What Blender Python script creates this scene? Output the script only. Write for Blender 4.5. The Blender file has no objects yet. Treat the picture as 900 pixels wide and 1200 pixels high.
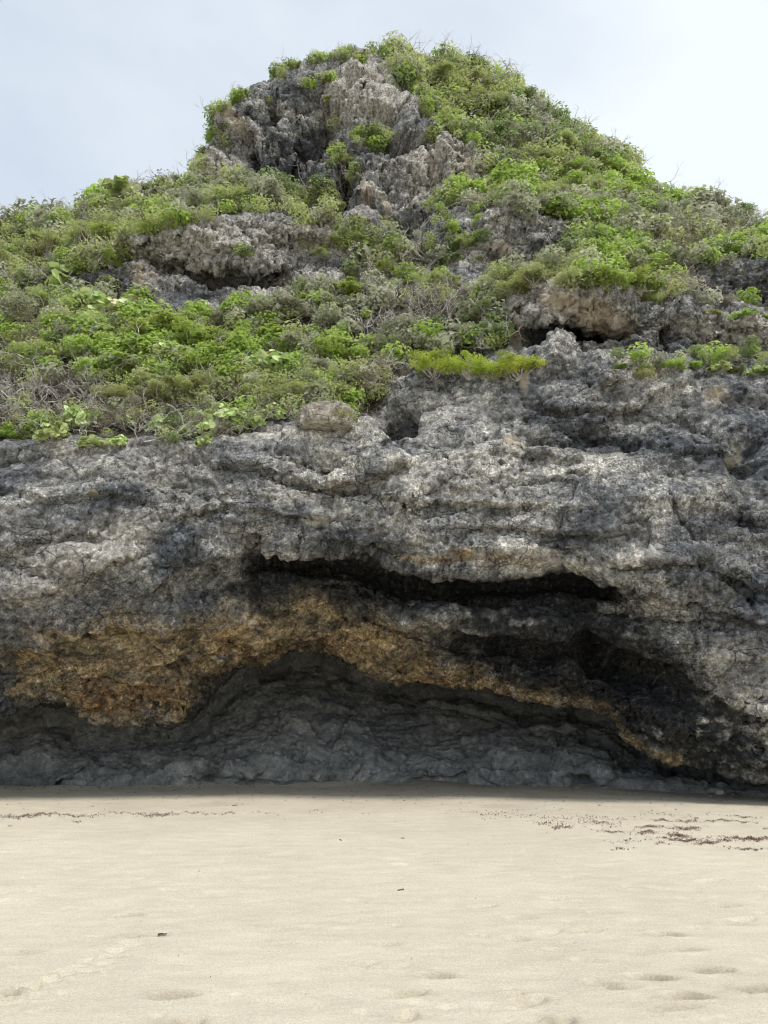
import bpy, math, random
import numpy as np
from mathutils import Vector, Matrix

SEED = 7
rng = np.random.default_rng(SEED)
random.seed(SEED)
scene = bpy.context.scene
COL = scene.collection

# ------------------------------------------------------------------ camera
CAM_H, PITCH, F = 1.6, math.radians(16.0), 850.0
cp, sp = math.cos(PITCH), math.sin(PITCH)
cam = bpy.data.cameras.new('camera')
cam.sensor_fit = 'VERTICAL'; cam.sensor_height = 36.0; cam.lens = F / 1200 * 36
cam.clip_start = 0.05; cam.clip_end = 6000
camo = bpy.data.objects.new('camera', cam); COL.objects.link(camo)
camo.location = (0, 0, CAM_H); camo.rotation_euler = (math.radians(90) + PITCH, 0, 0)
scene.camera = camo

# image angles <-> world points, used to take measurements off the photo
def pix_dir(u, v):
    rx = (np.asarray(u, float) - 450) / F; up = (600 - np.asarray(v, float)) / F
    return rx, cp - up * sp, sp + up * cp
def pix_point(u, v, Y):
    rx, dy, dz = pix_dir(u, v); k = Y / dy
    return np.stack([rx * k, dy * k, CAM_H + dz * k], -1)
def ground_pt(u, v):
    rx, dy, dz = pix_dir(u, v); k = -CAM_H / dz
    return float(rx * k), float(dy * k)
def project(P):
    Fd = P[..., 1] * cp + (P[..., 2] - CAM_H) * sp
    up = (-P[..., 1] * sp + (P[..., 2] - CAM_H) * cp) / Fd
    return 450 + F * P[..., 0] / Fd, 600 - F * up, Fd

# ------------------------------------------------------------------ noise
_gt = rng.normal(size=(256, 3)).astype(np.float32); _gt /= np.linalg.norm(_gt, axis=1)[:, None]
_pt = rng.permutation(256).astype(np.int32); _pt = np.concatenate([_pt, _pt, _pt])
def gnoise(P):
    P = P.astype(np.float32).reshape(-1, 3)
    out = np.empty(len(P), np.float32)
    for s in range(0, len(P), 200000):
        q = P[s:s + 200000]; i = np.floor(q).astype(np.int32); f = q - i
        w = f * f * f * (f * (f * 6 - 15) + 10); i &= 255
        r = 0
        for dx in (0, 1):
            hx = _pt[i[:, 0] + dx]; wx = w[:, 0] if dx else 1 - w[:, 0]
            for dy in (0, 1):
                hy = _pt[hx + i[:, 1] + dy]; wy = w[:, 1] if dy else 1 - w[:, 1]
                for dz in (0, 1):
                    g = _gt[_pt[hy + i[:, 2] + dz] & 255]; wz = w[:, 2] if dz else 1 - w[:, 2]
                    r = r + wx * wy * wz * (g[:, 0] * (f[:, 0] - dx) + g[:, 1] * (f[:, 1] - dy) + g[:, 2] * (f[:, 2] - dz))
        out[s:s + 200000] = r
    return out * 1.6
def fbm(P, sc, oc=4, gain=.5, off=0., ridged=False):
    P = np.asarray(P, np.float32) * np.asarray(sc, np.float32) + off
    a, t, r = 1., 0., 0
    for o in range(oc):
        n = gnoise(P)
        if ridged: n = 1 - 2 * np.abs(n) * 1.3
        r = r + a * n; t += a; a *= gain; P = P * 2.03 + 17.3
    return r / t
def worley(P, sc, off=0., jit=.9):
    """distances to the two nearest cell points: F1, F2-F1, cell value"""
    P = (np.asarray(P, np.float32) * np.asarray(sc, np.float32) + off).reshape(-1, 3)
    N = len(P); F1 = np.empty(N, np.float32); F2 = F1.copy(); cv = F1.copy()
    rt = np.random.default_rng(3).random((1024, 4)).astype(np.float32)
    for s in range(0, N, 200000):
        q = P[s:s + 200000]; i = np.floor(q).astype(np.int32)
        a = np.full(len(q), 9., np.float32); b = a.copy(); c = a.copy()
        for dx in (-1, 0, 1):
            for dy in (-1, 0, 1):
                for dz in (-1, 0, 1):
                    x, y, z = i[:, 0] + dx, i[:, 1] + dy, i[:, 2] + dz
                    h = (x * 73856093 ^ y * 19349663 ^ z * 83492791) & 1023
                    r = rt[h]
                    d = (x + .5 + jit * (r[:, 0] - .5) - q[:, 0])**2 + (y + .5 + jit * (r[:, 1] - .5) - q[:, 1])**2 + (z + .5 + jit * (r[:, 2] - .5) - q[:, 2])**2
                    m = d < a
                    b = np.where(m, a, np.minimum(b, d)); c = np.where(m, r[:, 3], c); a = np.where(m, d, a)
        F1[s:s + 200000] = np.sqrt(a); F2[s:s + 200000] = np.sqrt(b); cv[s:s + 200000] = c
    return F1, F2 - F1, cv
def sstep(a, b, x):
    t = np.clip((x - a) / (b - a), 0, 1); return t * t * (3 - 2 * t)

# ------------------------------------------------------------------ materials
def new_mat(name):
    m = bpy.data.materials.new(name); m.use_nodes = True
    nt = m.node_tree; nt.nodes.clear(); return m, nt
class NB:
    def __init__(s, nt): s.nt = nt
    def n(s, t, **kw):
        nd = s.nt.nodes.new(t)
        for k, v in kw.items():
            if k.startswith('i_'):
                key = k[2:]; nd.inputs[int(key) if key.isdigit() else key.replace('_', ' ')].default_value = v
            else: setattr(nd, k, v)
        return nd
    def l(s, a, b): s.nt.links.new(a, b)
    def noise(s, co, scale, detail=6, rough=.6, dist=0., lac=2.):
        nd = s.n('ShaderNodeTexNoise'); nd.inputs['Scale'].default_value = scale; nd.inputs['Detail'].default_value = detail
        nd.inputs['Roughness'].default_value = rough; nd.inputs['Distortion'].default_value = dist; nd.inputs['Lacunarity'].default_value = lac
        s.l(co, nd.inputs['Vector']); return nd.outputs['Fac']
    def ramp(s, fac, stops, interp='LINEAR'):
        nd = s.n('ShaderNodeValToRGB'); cr = nd.color_ramp; cr.interpolation = interp
        while len(cr.elements) < len(stops): cr.elements.new(.5)
        for e, (p, c) in zip(cr.elements, stops):
            e.position = p; e.color = (c, c, c, 1) if not hasattr(c, '__len__') else (*c, 1)
        s.l(fac, nd.inputs[0]); return nd.outputs[0]
    def mix(s, fac, a, b, mode='MIX'):
        nd = s.n('ShaderNodeMix', data_type='RGBA', blend_type=mode)
        for sock, v in ((nd.inputs[0], fac), (nd.inputs[6], a), (nd.inputs[7], b)):
            if hasattr(v, 'is_linked'): s.l(v, sock)
            elif hasattr(v, '__len__'): sock.default_value = (*v, 1)
            else: sock.default_value = v
        return nd.outputs[2]
    def math(s, op, a, b=None, clamp=False):
        nd = s.n('ShaderNodeMath', operation=op, use_clamp=clamp)
        for sock, v in zip(nd.inputs, (a, b)):
            if v is None: continue
            if hasattr(v, 'is_linked'): s.l(v, sock)
            else: sock.default_value = v
        return nd.outputs[0]
    def attr(s, name):
        nd = s.n('ShaderNodeAttribute', attribute_name=name); return nd.outputs['Fac']
    def mapping(s, co, scale, rot=(0, 0, 0)):
        nd = s.n('ShaderNodeMapping'); nd.inputs['Scale'].default_value = scale; nd.inputs['Rotation'].default_value = rot
        s.l(co, nd.inputs['Vector']); return nd.outputs[0]

def rock_material():
    m, nt = new_mat('limestone'); b = NB(nt)
    co = b.n('ShaderNodeTexCoord').outputs['Object']
    big = b.noise(b.mapping(co, (1, 1, 1.9), (0, .35, 0)), .75, 7, .6, 1.2)
    huge = b.noise(b.mapping(co, (1, 1, 1.5)), .33, 4, .55, .8)
    pat = b.noise(co, 1.1, 4, .6)
    med = b.noise(b.mapping(co, (1, 1, 1.6)), 2.4, 10, .72, .4)
    fine = b.noise(co, 8.5, 6, .68)
    grit = b.noise(co, 24., 3, .65)
    vc = b.n('ShaderNodeTexVoronoi', feature='DISTANCE_TO_EDGE'); vc.inputs['Scale'].default_value = 1.5
    wn = b.n('ShaderNodeTexNoise'); wn.inputs['Scale'].default_value = 2.2; wn.inputs['Detail'].default_value = 6; b.l(co, wn.inputs['Vector'])
    b.l(b.mix(.22, b.mapping(co, (1, 1, 1.9), (0, .3, 0)), wn.outputs['Color'], 'ADD'), vc.inputs['Vector'])
    crk = b.math('MULTIPLY', b.math('SUBTRACT', 1., b.attr('grey')), b.math('MULTIPLY', b.ramp(vc.outputs['Distance'], [(.0, 1.), (.022, 0.)]), b.ramp(b.noise(co, .9, 3, .5), [(.48, 0.), (.6, .85)])))
    streak = b.noise(b.mapping(co, (2.6, 2.6, .35)), 1.5, 8, .65, .3)
    # mottled grey: black biofilm, mid grey, pale lichen
    g1 = b.ramp(med, [(.34, (.09, .095, .105)), (.43, (.27, .275, .285)), (.54, (.40, .40, .392)), (.64, (.68, .67, .64))])
    g2 = b.ramp(big, [(.37, (.10, .105, .115)), (.47, (.31, .31, .305)), (.60, (.62, .605, .57))])
    c = b.mix(.5, g1, g2)
    c = b.mix(1., c, b.ramp(huge, [(.37, (.42, .46, .53)), (.5, (1., 1., 1.)), (.60, (1.6, 1.56, 1.46))]), 'MULTIPLY')
    st = b.ramp(streak, [(.42, 0.), (.6, 1.)])
    c = b.mix(b.math('MULTIPLY', st, .45), c, (.045, .048, .054))
    # per-area tones
    pale_c = b.ramp(fine, [(.33, (.36, .33, .29)), (.48, (.56, .525, .47)), (.62, (.70, .67, .60))])
    pale_f = b.math('MULTIPLY', b.attr('pale'), b.ramp(med, [(.3, .55), (.5, 1.)]))
    c = b.mix(pale_f, c, pale_c)
    och_c = b.ramp(med, [(.34, (.07, .062, .05)), (.44, (.25, .195, .115)), (.54, (.43, .335, .19)), (.66, (.62, .53, .38))])
    och_c = b.mix(1., och_c, b.ramp(big, [(.36, (.38, .40, .44)), (.47, (.85, .85, .85)), (.6, (1.3, 1.22, 1.08))]), 'MULTIPLY')
    c = b.mix(b.attr('ochre'), c, och_c)
    rust_c = b.ramp(fine, [(.35, (.08, .05, .03)), (.62, (.36, .20, .09))])
    c = b.mix(b.attr('rust'), c, rust_c)
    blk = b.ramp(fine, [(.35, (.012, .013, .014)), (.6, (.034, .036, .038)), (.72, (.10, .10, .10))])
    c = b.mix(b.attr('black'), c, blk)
    gry = b.ramp(b.noise(co, 1.6, 9, .7), [(.34, (.20, .21, .212)), (.5, (.40, .415, .41)), (.66, (.62, .63, .62))])
    c = b.mix(b.attr('grey'), c, gry)
    soil = b.ramp(fine, [(.35, (.035, .03, .022)), (.65, (.12, .105, .08))])
    c = b.mix(b.attr('soil'), c, soil)
    # speckle
    spk = b.ramp(fine, [(.34, .26), (.44, .76), (.55, 1.12), (.66, 1.8)])
    soft = b.math('SUBTRACT', 1., b.math('MULTIPLY', b.attr('grey'), .62))
    soft = b.math('MULTIPLY', soft, b.math('SUBTRACT', 1., b.math('MULTIPLY', b.attr('pale'), .5)))
    c = b.mix(soft, c, b.mix(1., c, spk, 'MULTIPLY'))
    spk2 = b.ramp(grit, [(.34, .40), (.46, .88), (.54, 1.06), (.66, 1.8)])
    c = b.mix(b.math('MULTIPLY', soft, b.ramp(pat, [(.38, .35), (.6, 1.)])), c, b.mix(1., c, spk2, 'MULTIPLY'))
    c = b.mix(b.math('MULTIPLY', crk, .85), c, (.025, .026, .028))
    c = b.mix(b.attr('cream'), c, b.ramp(med, [(.36, (.42, .34, .24)), (.5, (.66, .56, .42)), (.64, (.74, .68, .56))]))
    bs = b.n('ShaderNodeBsdfPrincipled'); b.l(c, bs.inputs['Base Color'])
    bs.inputs['Roughness'].default_value = .88; bs.inputs['Specular IOR Level'].default_value = .25
    vor = b.n('ShaderNodeTexVoronoi', feature='F1'); vor.inputs['Scale'].default_value = 7.
    b.l(b.mix(.12, co, b.n('ShaderNodeTexNoise').outputs['Color']), vor.inputs['Vector'])
    h = b.math('ADD', b.math('MULTIPLY', fine, 1.), b.math('MULTIPLY', grit, .35))
    h = b.math('ADD', h, b.math('MULTIPLY', vor.outputs['Distance'], .35))
    h = b.math('ADD', h, b.math('MULTIPLY', med, 1.2))
    h = b.math('SUBTRACT', h, b.math('MULTIPLY', crk, .5))
    bp = b.n('ShaderNodeBump'); bp.inputs['Strength'].default_value = 1.; bp.inputs['Distance'].default_value = .16
    b.l(h, bp.inputs['Height']); b.l(bp.outputs[0], bs.inputs['Normal'])
    out = b.n('ShaderNodeOutputMaterial'); b.l(bs.outputs[0], out.inputs[0]); return m

def sand_material():
    m, nt = new_mat('sand'); b = NB(nt)
    co = b.n('ShaderNodeTexCoord').outputs['Object']
    big = b.noise(co, .35, 5, .55, .3)
    med = b.noise(b.mapping(co, (1, 2.2, 1)), 2.2, 8, .65)
    fine = b.noise(co, 60., 4, .8); grain = b.noise(co, 150., 3, .8)
    c = b.ramp(big, [(.3, (.54, .485, .38)), (.7, (.62, .56, .445))])
    c = b.mix(1., c, b.ramp(med, [(.3, .88), (.7, 1.05)]), 'MULTIPLY')
    c = b.mix(1., c, b.ramp(fine, [(.32, .82), (.66, 1.08)]), 'MULTIPLY')
    c = b.mix(1., c, b.ramp(grain, [(.28, .68), (.45, 1.), (.7, 1.12)]), 'MULTIPLY')
    c = b.mix(b.attr('damp_shade'), c, b.mix(1., c, (.50, .46, .42), 'MULTIPLY'))  # damp sand, plus shade painted into the footprints
    bs = b.n('ShaderNodeBsdfPrincipled'); b.l(c, bs.inputs['Base Color'])
    bs.inputs['Roughness'].default_value = .95; bs.inputs['Specular IOR Level'].default_value = .15
    h = b.math('ADD', b.math('MULTIPLY', fine, .5), b.math('ADD', b.math('MULTIPLY', med, .8), b.math('MULTIPLY', grain, .12)))
    bp = b.n('ShaderNodeBump'); bp.inputs['Strength'].default_value = .6; bp.inputs['Distance'].default_value = .03
    b.l(h, bp.inputs['Height']); b.l(bp.outputs[0], bs.inputs['Normal'])
    out = b.n('ShaderNodeOutputMaterial'); b.l(bs.outputs[0], out.inputs[0]); return m

def leaf_material(name, stops, transl=.5, rough=.5):
    m, nt = new_mat(name); b = NB(nt)
    c = b.ramp(b.attr('rnd'), stops)
    oi = b.n('ShaderNodeObjectInfo').outputs['Random']
    hs = b.n('ShaderNodeHueSaturation'); b.l(c, hs.inputs['Color'])
    b.l(b.math('ADD', b.math('MULTIPLY', oi, .03), .485), hs.inputs['Hue'])
    b.l(b.math('ADD', b.math('MULTIPLY', oi, .3), .85), hs.inputs['Value'])
    bs = b.n('ShaderNodeBsdfPrincipled'); b.l(hs.outputs[0], bs.inputs['Base Color'])
    bs.inputs['Roughness'].default_value = rough; bs.inputs['Specular IOR Level'].default_value = .35
    tr = b.n('ShaderNodeBsdfTranslucent'); b.l(hs.outputs[0], tr.inputs['Color'])
    mx = b.n('ShaderNodeMixShader'); mx.inputs[0].default_value = transl
    b.l(bs.outputs[0], mx.inputs[1]); b.l(tr.outputs[0], mx.inputs[2])
    out = b.n('ShaderNodeOutputMaterial'); b.l(mx.outputs[0], out.inputs[0]); return m
def plain_material(name, c0, c1, scale=20., bump=.02, rough=.85):
    m, nt = new_mat(name); b = NB(nt)
    co = b.n('ShaderNodeTexCoord').outputs['Object']
    n = b.noise(co, scale, 8, .7)
    bs = b.n('ShaderNodeBsdfPrincipled'); b.l(b.ramp(n, [(.35, c0), (.65, c1)]), bs.inputs['Base Color'])
    bs.inputs['Roughness'].default_value = rough; bs.inputs['Specular IOR Level'].default_value = .25
    bp = b.n('ShaderNodeBump'); bp.inputs['Strength'].default_value = .8; bp.inputs['Distance'].default_value = bump
    b.l(n, bp.inputs['Height']); b.l(bp.outputs[0], bs.inputs['Normal'])
    out = b.n('ShaderNodeOutputMaterial'); b.l(bs.outputs[0], out.inputs[0]); return m

M_ROCK = rock_material(); M_SAND = sand_material()
LM = {
 'lime':   leaf_material('lime_leaves', [(0, (.18, .28, .04)), (.4, (.48, .61, .07)), (1, (.68, .76, .16))]),
 'bright': leaf_material('bright_green_leaves', [(0, (.17, .26, .05)), (.5, (.37, .49, .10)), (.85, (.50, .62, .18)), (1, (.60, .66, .32))]),
 'olive':  leaf_material('olive_leaves', [(0, (.25, .27, .10)), (.5, (.42, .47, .17)), (.85, (.53, .58, .26)), (1, (.60, .56, .38))]),
 'dark':   leaf_material('dark_green_leaves', [(0, (0.096, 0.139, 0.050)), (.5, (0.204, 0.273, 0.094)), (1, (0.384, 0.452, 0.200))]),
 'sage':   leaf_material('grey_green_leaves', [(0, (0.216, 0.232, 0.150)), (.5, (0.408, 0.423, 0.275)), (.9, (0.576, 0.580, 0.450)), (1, (0.696, 0.638, 0.575))]),
 'grape':  leaf_material('sea_grape_leaves', [(0, (0.288, 0.394, 0.125)), (.6, (0.516, 0.626, 0.250)), (.96, (0.672, 0.719, 0.413)), (.985, (0.600, 0.174, 0.100)), (1, (0.720, 0.348, 0.188))], .25),
 'dry':    leaf_material('dry_leaves', [(0, (.17, .14, .10)), (.5, (.31, .265, .19)), (1, (.44, .385, .29))], .15),
}
M_TWIG = plain_material('grey_twigs', (.32, .30, .27), (.60, .58, .54), 6., .004)
M_BROWN = plain_material('brown_twigs', (.10, .08, .06), (.26, .22, .18), 6., .004)

# ------------------------------------------------------------------ object helpers
def mesh_np(name, V, quads=None, mats=(), tris=None, smooth=False, attrs=None, fattrs=None, mat_idx=None):
    me = bpy.data.meshes.new(name); V = np.asarray(V, np.float32).reshape(-1, 3)
    me.vertices.add(len(V)); me.vertices.foreach_set('co', V.ravel())
    loops = []; starts = []; n0 = 0
    if quads is not None and len(quads):
        q = np.asarray(quads, np.int32); loops.append(q.ravel()); starts.append(np.arange(len(q)) * 4 + n0); n0 += q.size
    if tris is not None and len(tris):
        t = np.asarray(tris, np.int32); loops.append(t.ravel()); starts.append(np.arange(len(t)) * 3 + n0); n0 += t.size
    lv = np.concatenate(loops); st = np.concatenate(starts).astype(np.int32)
    me.loops.add(len(lv)); me.loops.foreach_set('vertex_index', lv)
    me.polygons.add(len(st)); me.polygons.foreach_set('loop_start', st)
    for m in mats: me.materials.append(m)
    if mat_idx is not None: me.polygons.foreach_set('material_index', np.asarray(mat_idx, np.int32))
    me.polygons.foreach_set('use_smooth', np.full(len(st), smooth))
    for k, a in (attrs or {}).items():
        at = me.attributes.new(k, 'FLOAT', 'POINT'); at.data.foreach_set('value', np.asarray(a, np.float32).ravel())
    for k, a in (fattrs or {}).items():
        at = me.attributes.new(k, 'FLOAT', 'FACE'); at.data.foreach_set('value', np.asarray(a, np.float32).ravel())
    me.update(calc_edges=True); return me
def link(name, me, parent=None):
    o = bpy.data.objects.new(name, me); COL.objects.link(o)
    if parent is not None: o.parent = parent
    return o
def tag(o, label=None, cat=None, group=None, kind=None):
    for k, v in (('label', label), ('category', cat), ('group', group), ('kind', kind)):
        if v: o[k] = v
    return o
def grid_quads(nr, nc):
    i = np.arange(nr - 1)[:, None] * nc + np.arange(nc - 1)[None]
    return np.stack([i, i + 1, i + nc + 1, i + nc], -1).reshape(-1, 4)
def grid_normals(P):
    du = np.gradient(P, axis=1); dv = np.gradient(P, axis=0)
    n = np.cross(du, dv); n /= np.linalg.norm(n, axis=-1, keepdims=True) + 1e-9
    return n

# ------------------------------------------------------------------ the cliff and the hill above it
# profile lines, bottom to top: (u, v, distance Y) measured off the photo; v None = height given instead
LIP = [(-700, 880), (-200, 860), (0, 842), (50, 830), (100, 838), (150, 848), (200, 853), (225, 846), (240, 830), (255, 812), (280, 790), (300, 776), (330, 766), (370, 761),
       (400, 767), (420, 779), (445, 790), (480, 797), (520, 797), (560, 800), (600, 810), (650, 822), (700, 833), (722, 843), (733, 864), (755, 874),
       (778, 888), (800, 893), (830, 896), (855, 905), (900, 917), (950, 924), (1100, 926), (1700, 940)]
def it(pts, u): a = np.array(pts, float); return np.interp(u, a[:, 0], a[:, 1])
BASE_Y = [(-700, 17.0), (-200, 18.2), (0, 18.7), (150, 19.0), (260, 19.6), (400, 20.0), (520, 19.9), (600, 19.3), (700, 18.6), (800, 17.4), (900, 16.6), (1100, 15.2), (1700, 12.)]
LIP_Y = [(-700, 15.4), (0, 16.9), (100, 16.7), (200, 16.9), (240, 17.7), (300, 18.2), (370, 17.6), (450, 17.2), (600, 16.9), (700, 16.6), (740, 16.3), (800, 15.9), (900, 15.5), (1100, 14.4), (1700, 11.2)]
ctrl = np.array([-700, -200, 0, 50, 100, 150, 200, 250, 300, 350, 400, 450, 500, 550, 600, 650, 700, 750, 800, 850, 900, 950, 1100, 1700], float)
def row(v, Y): return (v, Y)
K = []   # each: (v points, Y points)
K.append(([(-700, 652), (0, 722), (200, 722), (260, 690), (300, 664), (350, 655), (400, 680), (450, 708), (500, 755), (600, 765), (700, 770), (760, 790), (850, 862), (900, 885), (1700, 900)],
          [(-700, 14.9), (0, 16.4), (200, 16.2), (300, 16.9), (400, 16.8), (500, 17.0), (600, 17.0), (700, 16.8), (760, 16.4), (900, 15.2), (1700, 11)]))
uu_dense = np.unique(np.concatenate([np.linspace(-700, -60, 150), np.linspace(-60, 960, 820), np.linspace(960, 1700, 160)]))
u = uu_dense; NC = len(u)
lip_v = it(LIP, u) + 3.5 * fbm(np.stack([u / 22, u * 0, u * 0], 1), 1, 4)
lip_Y = it(LIP_Y, u); base_Y = it(BASE_Y, u)
lines = []   # list of (P[NC,3], weight rows)
def line_vY(v, Y): return pix_point(u, v, Y)
def line_zY(z, Y):
    Fd = Y * cp + (z - CAM_H) * sp
    return np.stack([(u - 450) / F * Fd, Y + 0 * z, z + 0 * Y], -1)
def L(vp, Yp): return line_vY(it(vp, u), it(Yp, u))
zero = 0 * u
plinth_top = it([(-700, 900), (0, 905), (250, 896), (330, 890), (450, 898), (600, 893), (680, 900), (800, 912), (900, 925), (1700, 935)], u)
wall_hi = np.minimum(lip_v + 18, plinth_top - 4)
lines.append((line_zY(zero - .6, base_Y - .1), 10))
lines.append((line_vY(plinth_top + 3, base_Y - .25), 26))
lines.append((line_vY(plinth_top - 2, base_Y + .10), 8))
deep = it([(-700, .6), (200, .9), (330, 2.8), (600, 3.2), (760, 2.2), (900, .8), (1700, .6)], u)
lines.append((line_vY(wall_hi * .4 + plinth_top * .6, base_Y + .3 + .25 * deep), 40))
lines.append((line_vY(wall_hi, base_Y + .3 + deep), 60))
lines.append((line_vY(lip_v - 14, base_Y + .5 * deep), 22))      # inside of the roof
lines.append((line_vY(lip_v - 5, lip_Y * .6 + base_Y * .4), 14))
lines.append((line_vY(lip_v, lip_Y), 18))
# ceiling / belly
lines.append((L([(-700, 830), (0, 800), (100, 798), (200, 805), (250, 770), (300, 738), (350, 728), (400, 735), (450, 762), (500, 772), (550, 772), (600, 786), (700, 800), (760, 830), (830, 868), (900, 886), (1700, 900)],
                [(-700, 14.9), (0, 16.1), (100, 15.9), (200, 16.0), (300, 16.8), (400, 16.5), (500, 16.3), (600, 16.1), (700, 15.8), (800, 15.2), (900, 14.9), (1700, 11)]), 40))
lines.append((L([(-700, 800), (0, 770), (100, 762), (200, 760), (250, 728), (300, 706), (350, 704), (400, 708), (450, 730), (500, 750), (550, 752), (600, 755), (700, 764), (760, 790), (830, 836), (900, 850), (1700, 870)],
                [(-700, 14.6), (0, 15.7), (100, 15.5), (200, 15.5), (300, 16.1), (400, 15.9), (500, 16.1), (540, 16.3), (700, 16.2), (760, 15.8), (830, 15.), (900, 14.6), (1700, 11)]), 30))
lines.append((L([(-700, 780), (0, 752), (100, 738), (200, 730), (250, 712), (300, 692), (350, 690), (400, 695), (450, 715), (500, 739), (550, 742), (600, 745), (690, 741), (760, 766), (830, 790), (900, 806), (1700, 850)],
                [(-700, 14.3), (0, 15.2), (100, 15.1), (200, 15.1), (300, 15.9), (400, 15.7), (500, 15.2), (600, 15.05), (690, 15.05), (760, 14.95), (830, 14.55), (900, 14.4), (1700, 11)]), 16))
lines.append((L([(-700, 760), (0, 735), (100, 720), (200, 712), (250, 700), (300, 678), (350, 676), (400, 682), (450, 696), (500, 714), (550, 716), (600, 712), (700, 716), (760, 742), (830, 758), (900, 770), (1700, 820)],
                [(-700, 14.1), (0, 15.0), (100, 14.9), (200, 14.9), (300, 15.8), (400, 15.7), (500, 15.25), (600, 15.1), (700, 15.1), (760, 14.8), (830, 14.5), (900, 14.3), (1700, 11)]), 20))
lines.append((L([(-700, 740), (0, 715), (100, 700), (200, 694), (250, 682), (300, 655), (350, 662), (400, 668), (450, 675), (500, 686), (550, 688), (600, 686), (700, 692), (760, 715), (830, 725), (900, 735), (1700, 780)],
                [(-700, 14.0), (0, 14.8), (100, 14.8), (200, 14.8), (260, 15.2), (310, 15.8), (350, 16.15), (500, 16.1), (650, 15.85), (700, 15.4), (760, 14.8), (830, 14.4), (900, 14.2), (1700, 11)]), 20))
lines.append((L([(-700, 710), (0, 690), (100, 680), (200, 672), (250, 655), (290, 628), (320, 632), (350, 642), (400, 650), (450, 659), (500, 667), (550, 671), (600, 669), (650, 665), (700, 672), (760, 690), (830, 700), (900, 705), (1700, 740)],
                [(-700, 13.9), (0, 14.7), (100, 14.7), (200, 14.7), (260, 14.95), (320, 15.1), (350, 15.0), (500, 14.9), (650, 14.8), (700, 14.7), (760, 14.5), (830, 14.3), (900, 14.1), (1700, 11)]), 16))
lines.append((L([(-700, 660), (0, 640), (200, 630), (250, 620), (300, 614), (350, 620), (400, 630), (450, 636), (500, 640), (600, 642), (650, 642), (700, 648), (760, 655), (830, 660), (900, 660), (1700, 700)],
                [(-700, 13.9), (0, 14.6), (200, 14.6), (350, 14.8), (500, 14.65), (700, 14.5), (900, 14.0), (1700, 11)]), 22))
lines.append((L([(-700, 590), (0, 580), (200, 572), (350, 572), (500, 585), (700, 585), (900, 585), (1700, 600)],
                [(-700, 14.0), (0, 14.7), (200, 14.5), (350, 14.5), (500, 14.6), (700, 14.5), (900, 14.1), (1700, 11)]), 36))
brow = [(-700, 515), (-200, 520), (0, 521), (100, 525), (200, 524), (235, 527), (270, 520), (320, 513), (370, 507), (440, 507), (500, 512), (520, 515), (700, 515), (900, 515), (1700, 520)]
lines.append((L(brow, [(-700, 14.4), (0, 15.0), (300, 14.7), (450, 14.8), (520, 15.1), (700, 15.0), (900, 14.5), (1700, 11.2)]), 46))
lines.append((L([(-700, 500), (0, 508), (200, 510), (300, 504), (400, 499), (440, 498), (465, 500), (490, 468), (520, 464), (700, 460), (900, 465), (1700, 480)],
                [(-700, 15.4), (0, 15.9), (300, 15.6), (430, 15.6), (465, 15.9), (490, 15.5), (700, 15.2), (900, 14.8), (1700, 11.4)]), 30))
lines.append((L([(-700, 480), (0, 490), (200, 492), (300, 488), (400, 485), (440, 478), (465, 452), (490, 440), (540, 437), (600, 435), (640, 432), (700, 428), (800, 426), (900, 432), (1700, 450)],
                [(-700, 16.0), (0, 16.5), (300, 16.4), (430, 16.4), (490, 15.8), (700, 15.5), (900, 15.1), (1700, 11.6)]), 24))
lines.append((L([(-700, 450), (0, 460), (200, 460), (300, 458), (400, 450), (450, 440), (490, 425), (540, 420), (600, 418), (640, 419), (700, 417), (800, 414), (900, 420), (1700, 440)],
                [(-700, 17.), (0, 17.4), (300, 17.3), (430, 17.2), (490, 16.8), (600, 16.4), (700, 16.3), (900, 16.0), (1700, 12.2)]), 20))
lines.append((L([(-700, 410), (0, 415), (200, 415), (400, 405), (500, 398), (570, 395), (600, 392), (640, 385), (700, 386), (760, 400), (830, 398), (900, 404), (1700, 420)],
                [(-700, 18.3), (0, 18.7), (300, 18.6), (430, 18.4), (500, 17.8), (570, 17.1), (640, 16.7), (700, 16.7), (900, 16.3), (1700, 12.5)]), 26))
lines.append((L([(-700, 370), (0, 375), (200, 375), (400, 365), (500, 362), (580, 362), (600, 350), (640, 342), (700, 341), (730, 352), (760, 368), (830, 370), (900, 380), (1700, 395)],
                [(-700, 19.6), (0, 20.0), (300, 20.0), (430, 19.8), (500, 19.0), (570, 17.8), (600, 16.8), (640, 16.5), (700, 16.5), (760, 16.4), (900, 16.2), (1700, 12.6)]), 34))
lines.append((L([(-700, 345), (0, 352), (130, 350), (200, 352), (300, 345), (400, 328), (500, 330), (560, 338), (600, 334), (640, 328), (700, 328), (760, 352), (830, 354), (900, 362), (1700, 385)],
                [(-700, 20.6), (0, 21.0), (300, 21.0), (430, 21.2), (560, 20.), (600, 18.2), (640, 17.8), (760, 17.8), (900, 17.6), (1700, 13.6)]), 20))
lines.append((L([(-700, 335), (0, 338), (100, 332), (130, 330), (200, 332), (300, 325), (400, 306), (500, 310), (560, 318), (600, 308), (680, 300), (760, 335), (810, 350), (900, 352), (1700, 378)],
                [(-700, 21.), (0, 21.4), (300, 21.3), (430, 21.9), (560, 21.5), (620, 21.2), (700, 20.2), (800, 19.6), (900, 19.4), (1700, 14.6)]), 14))
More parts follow.
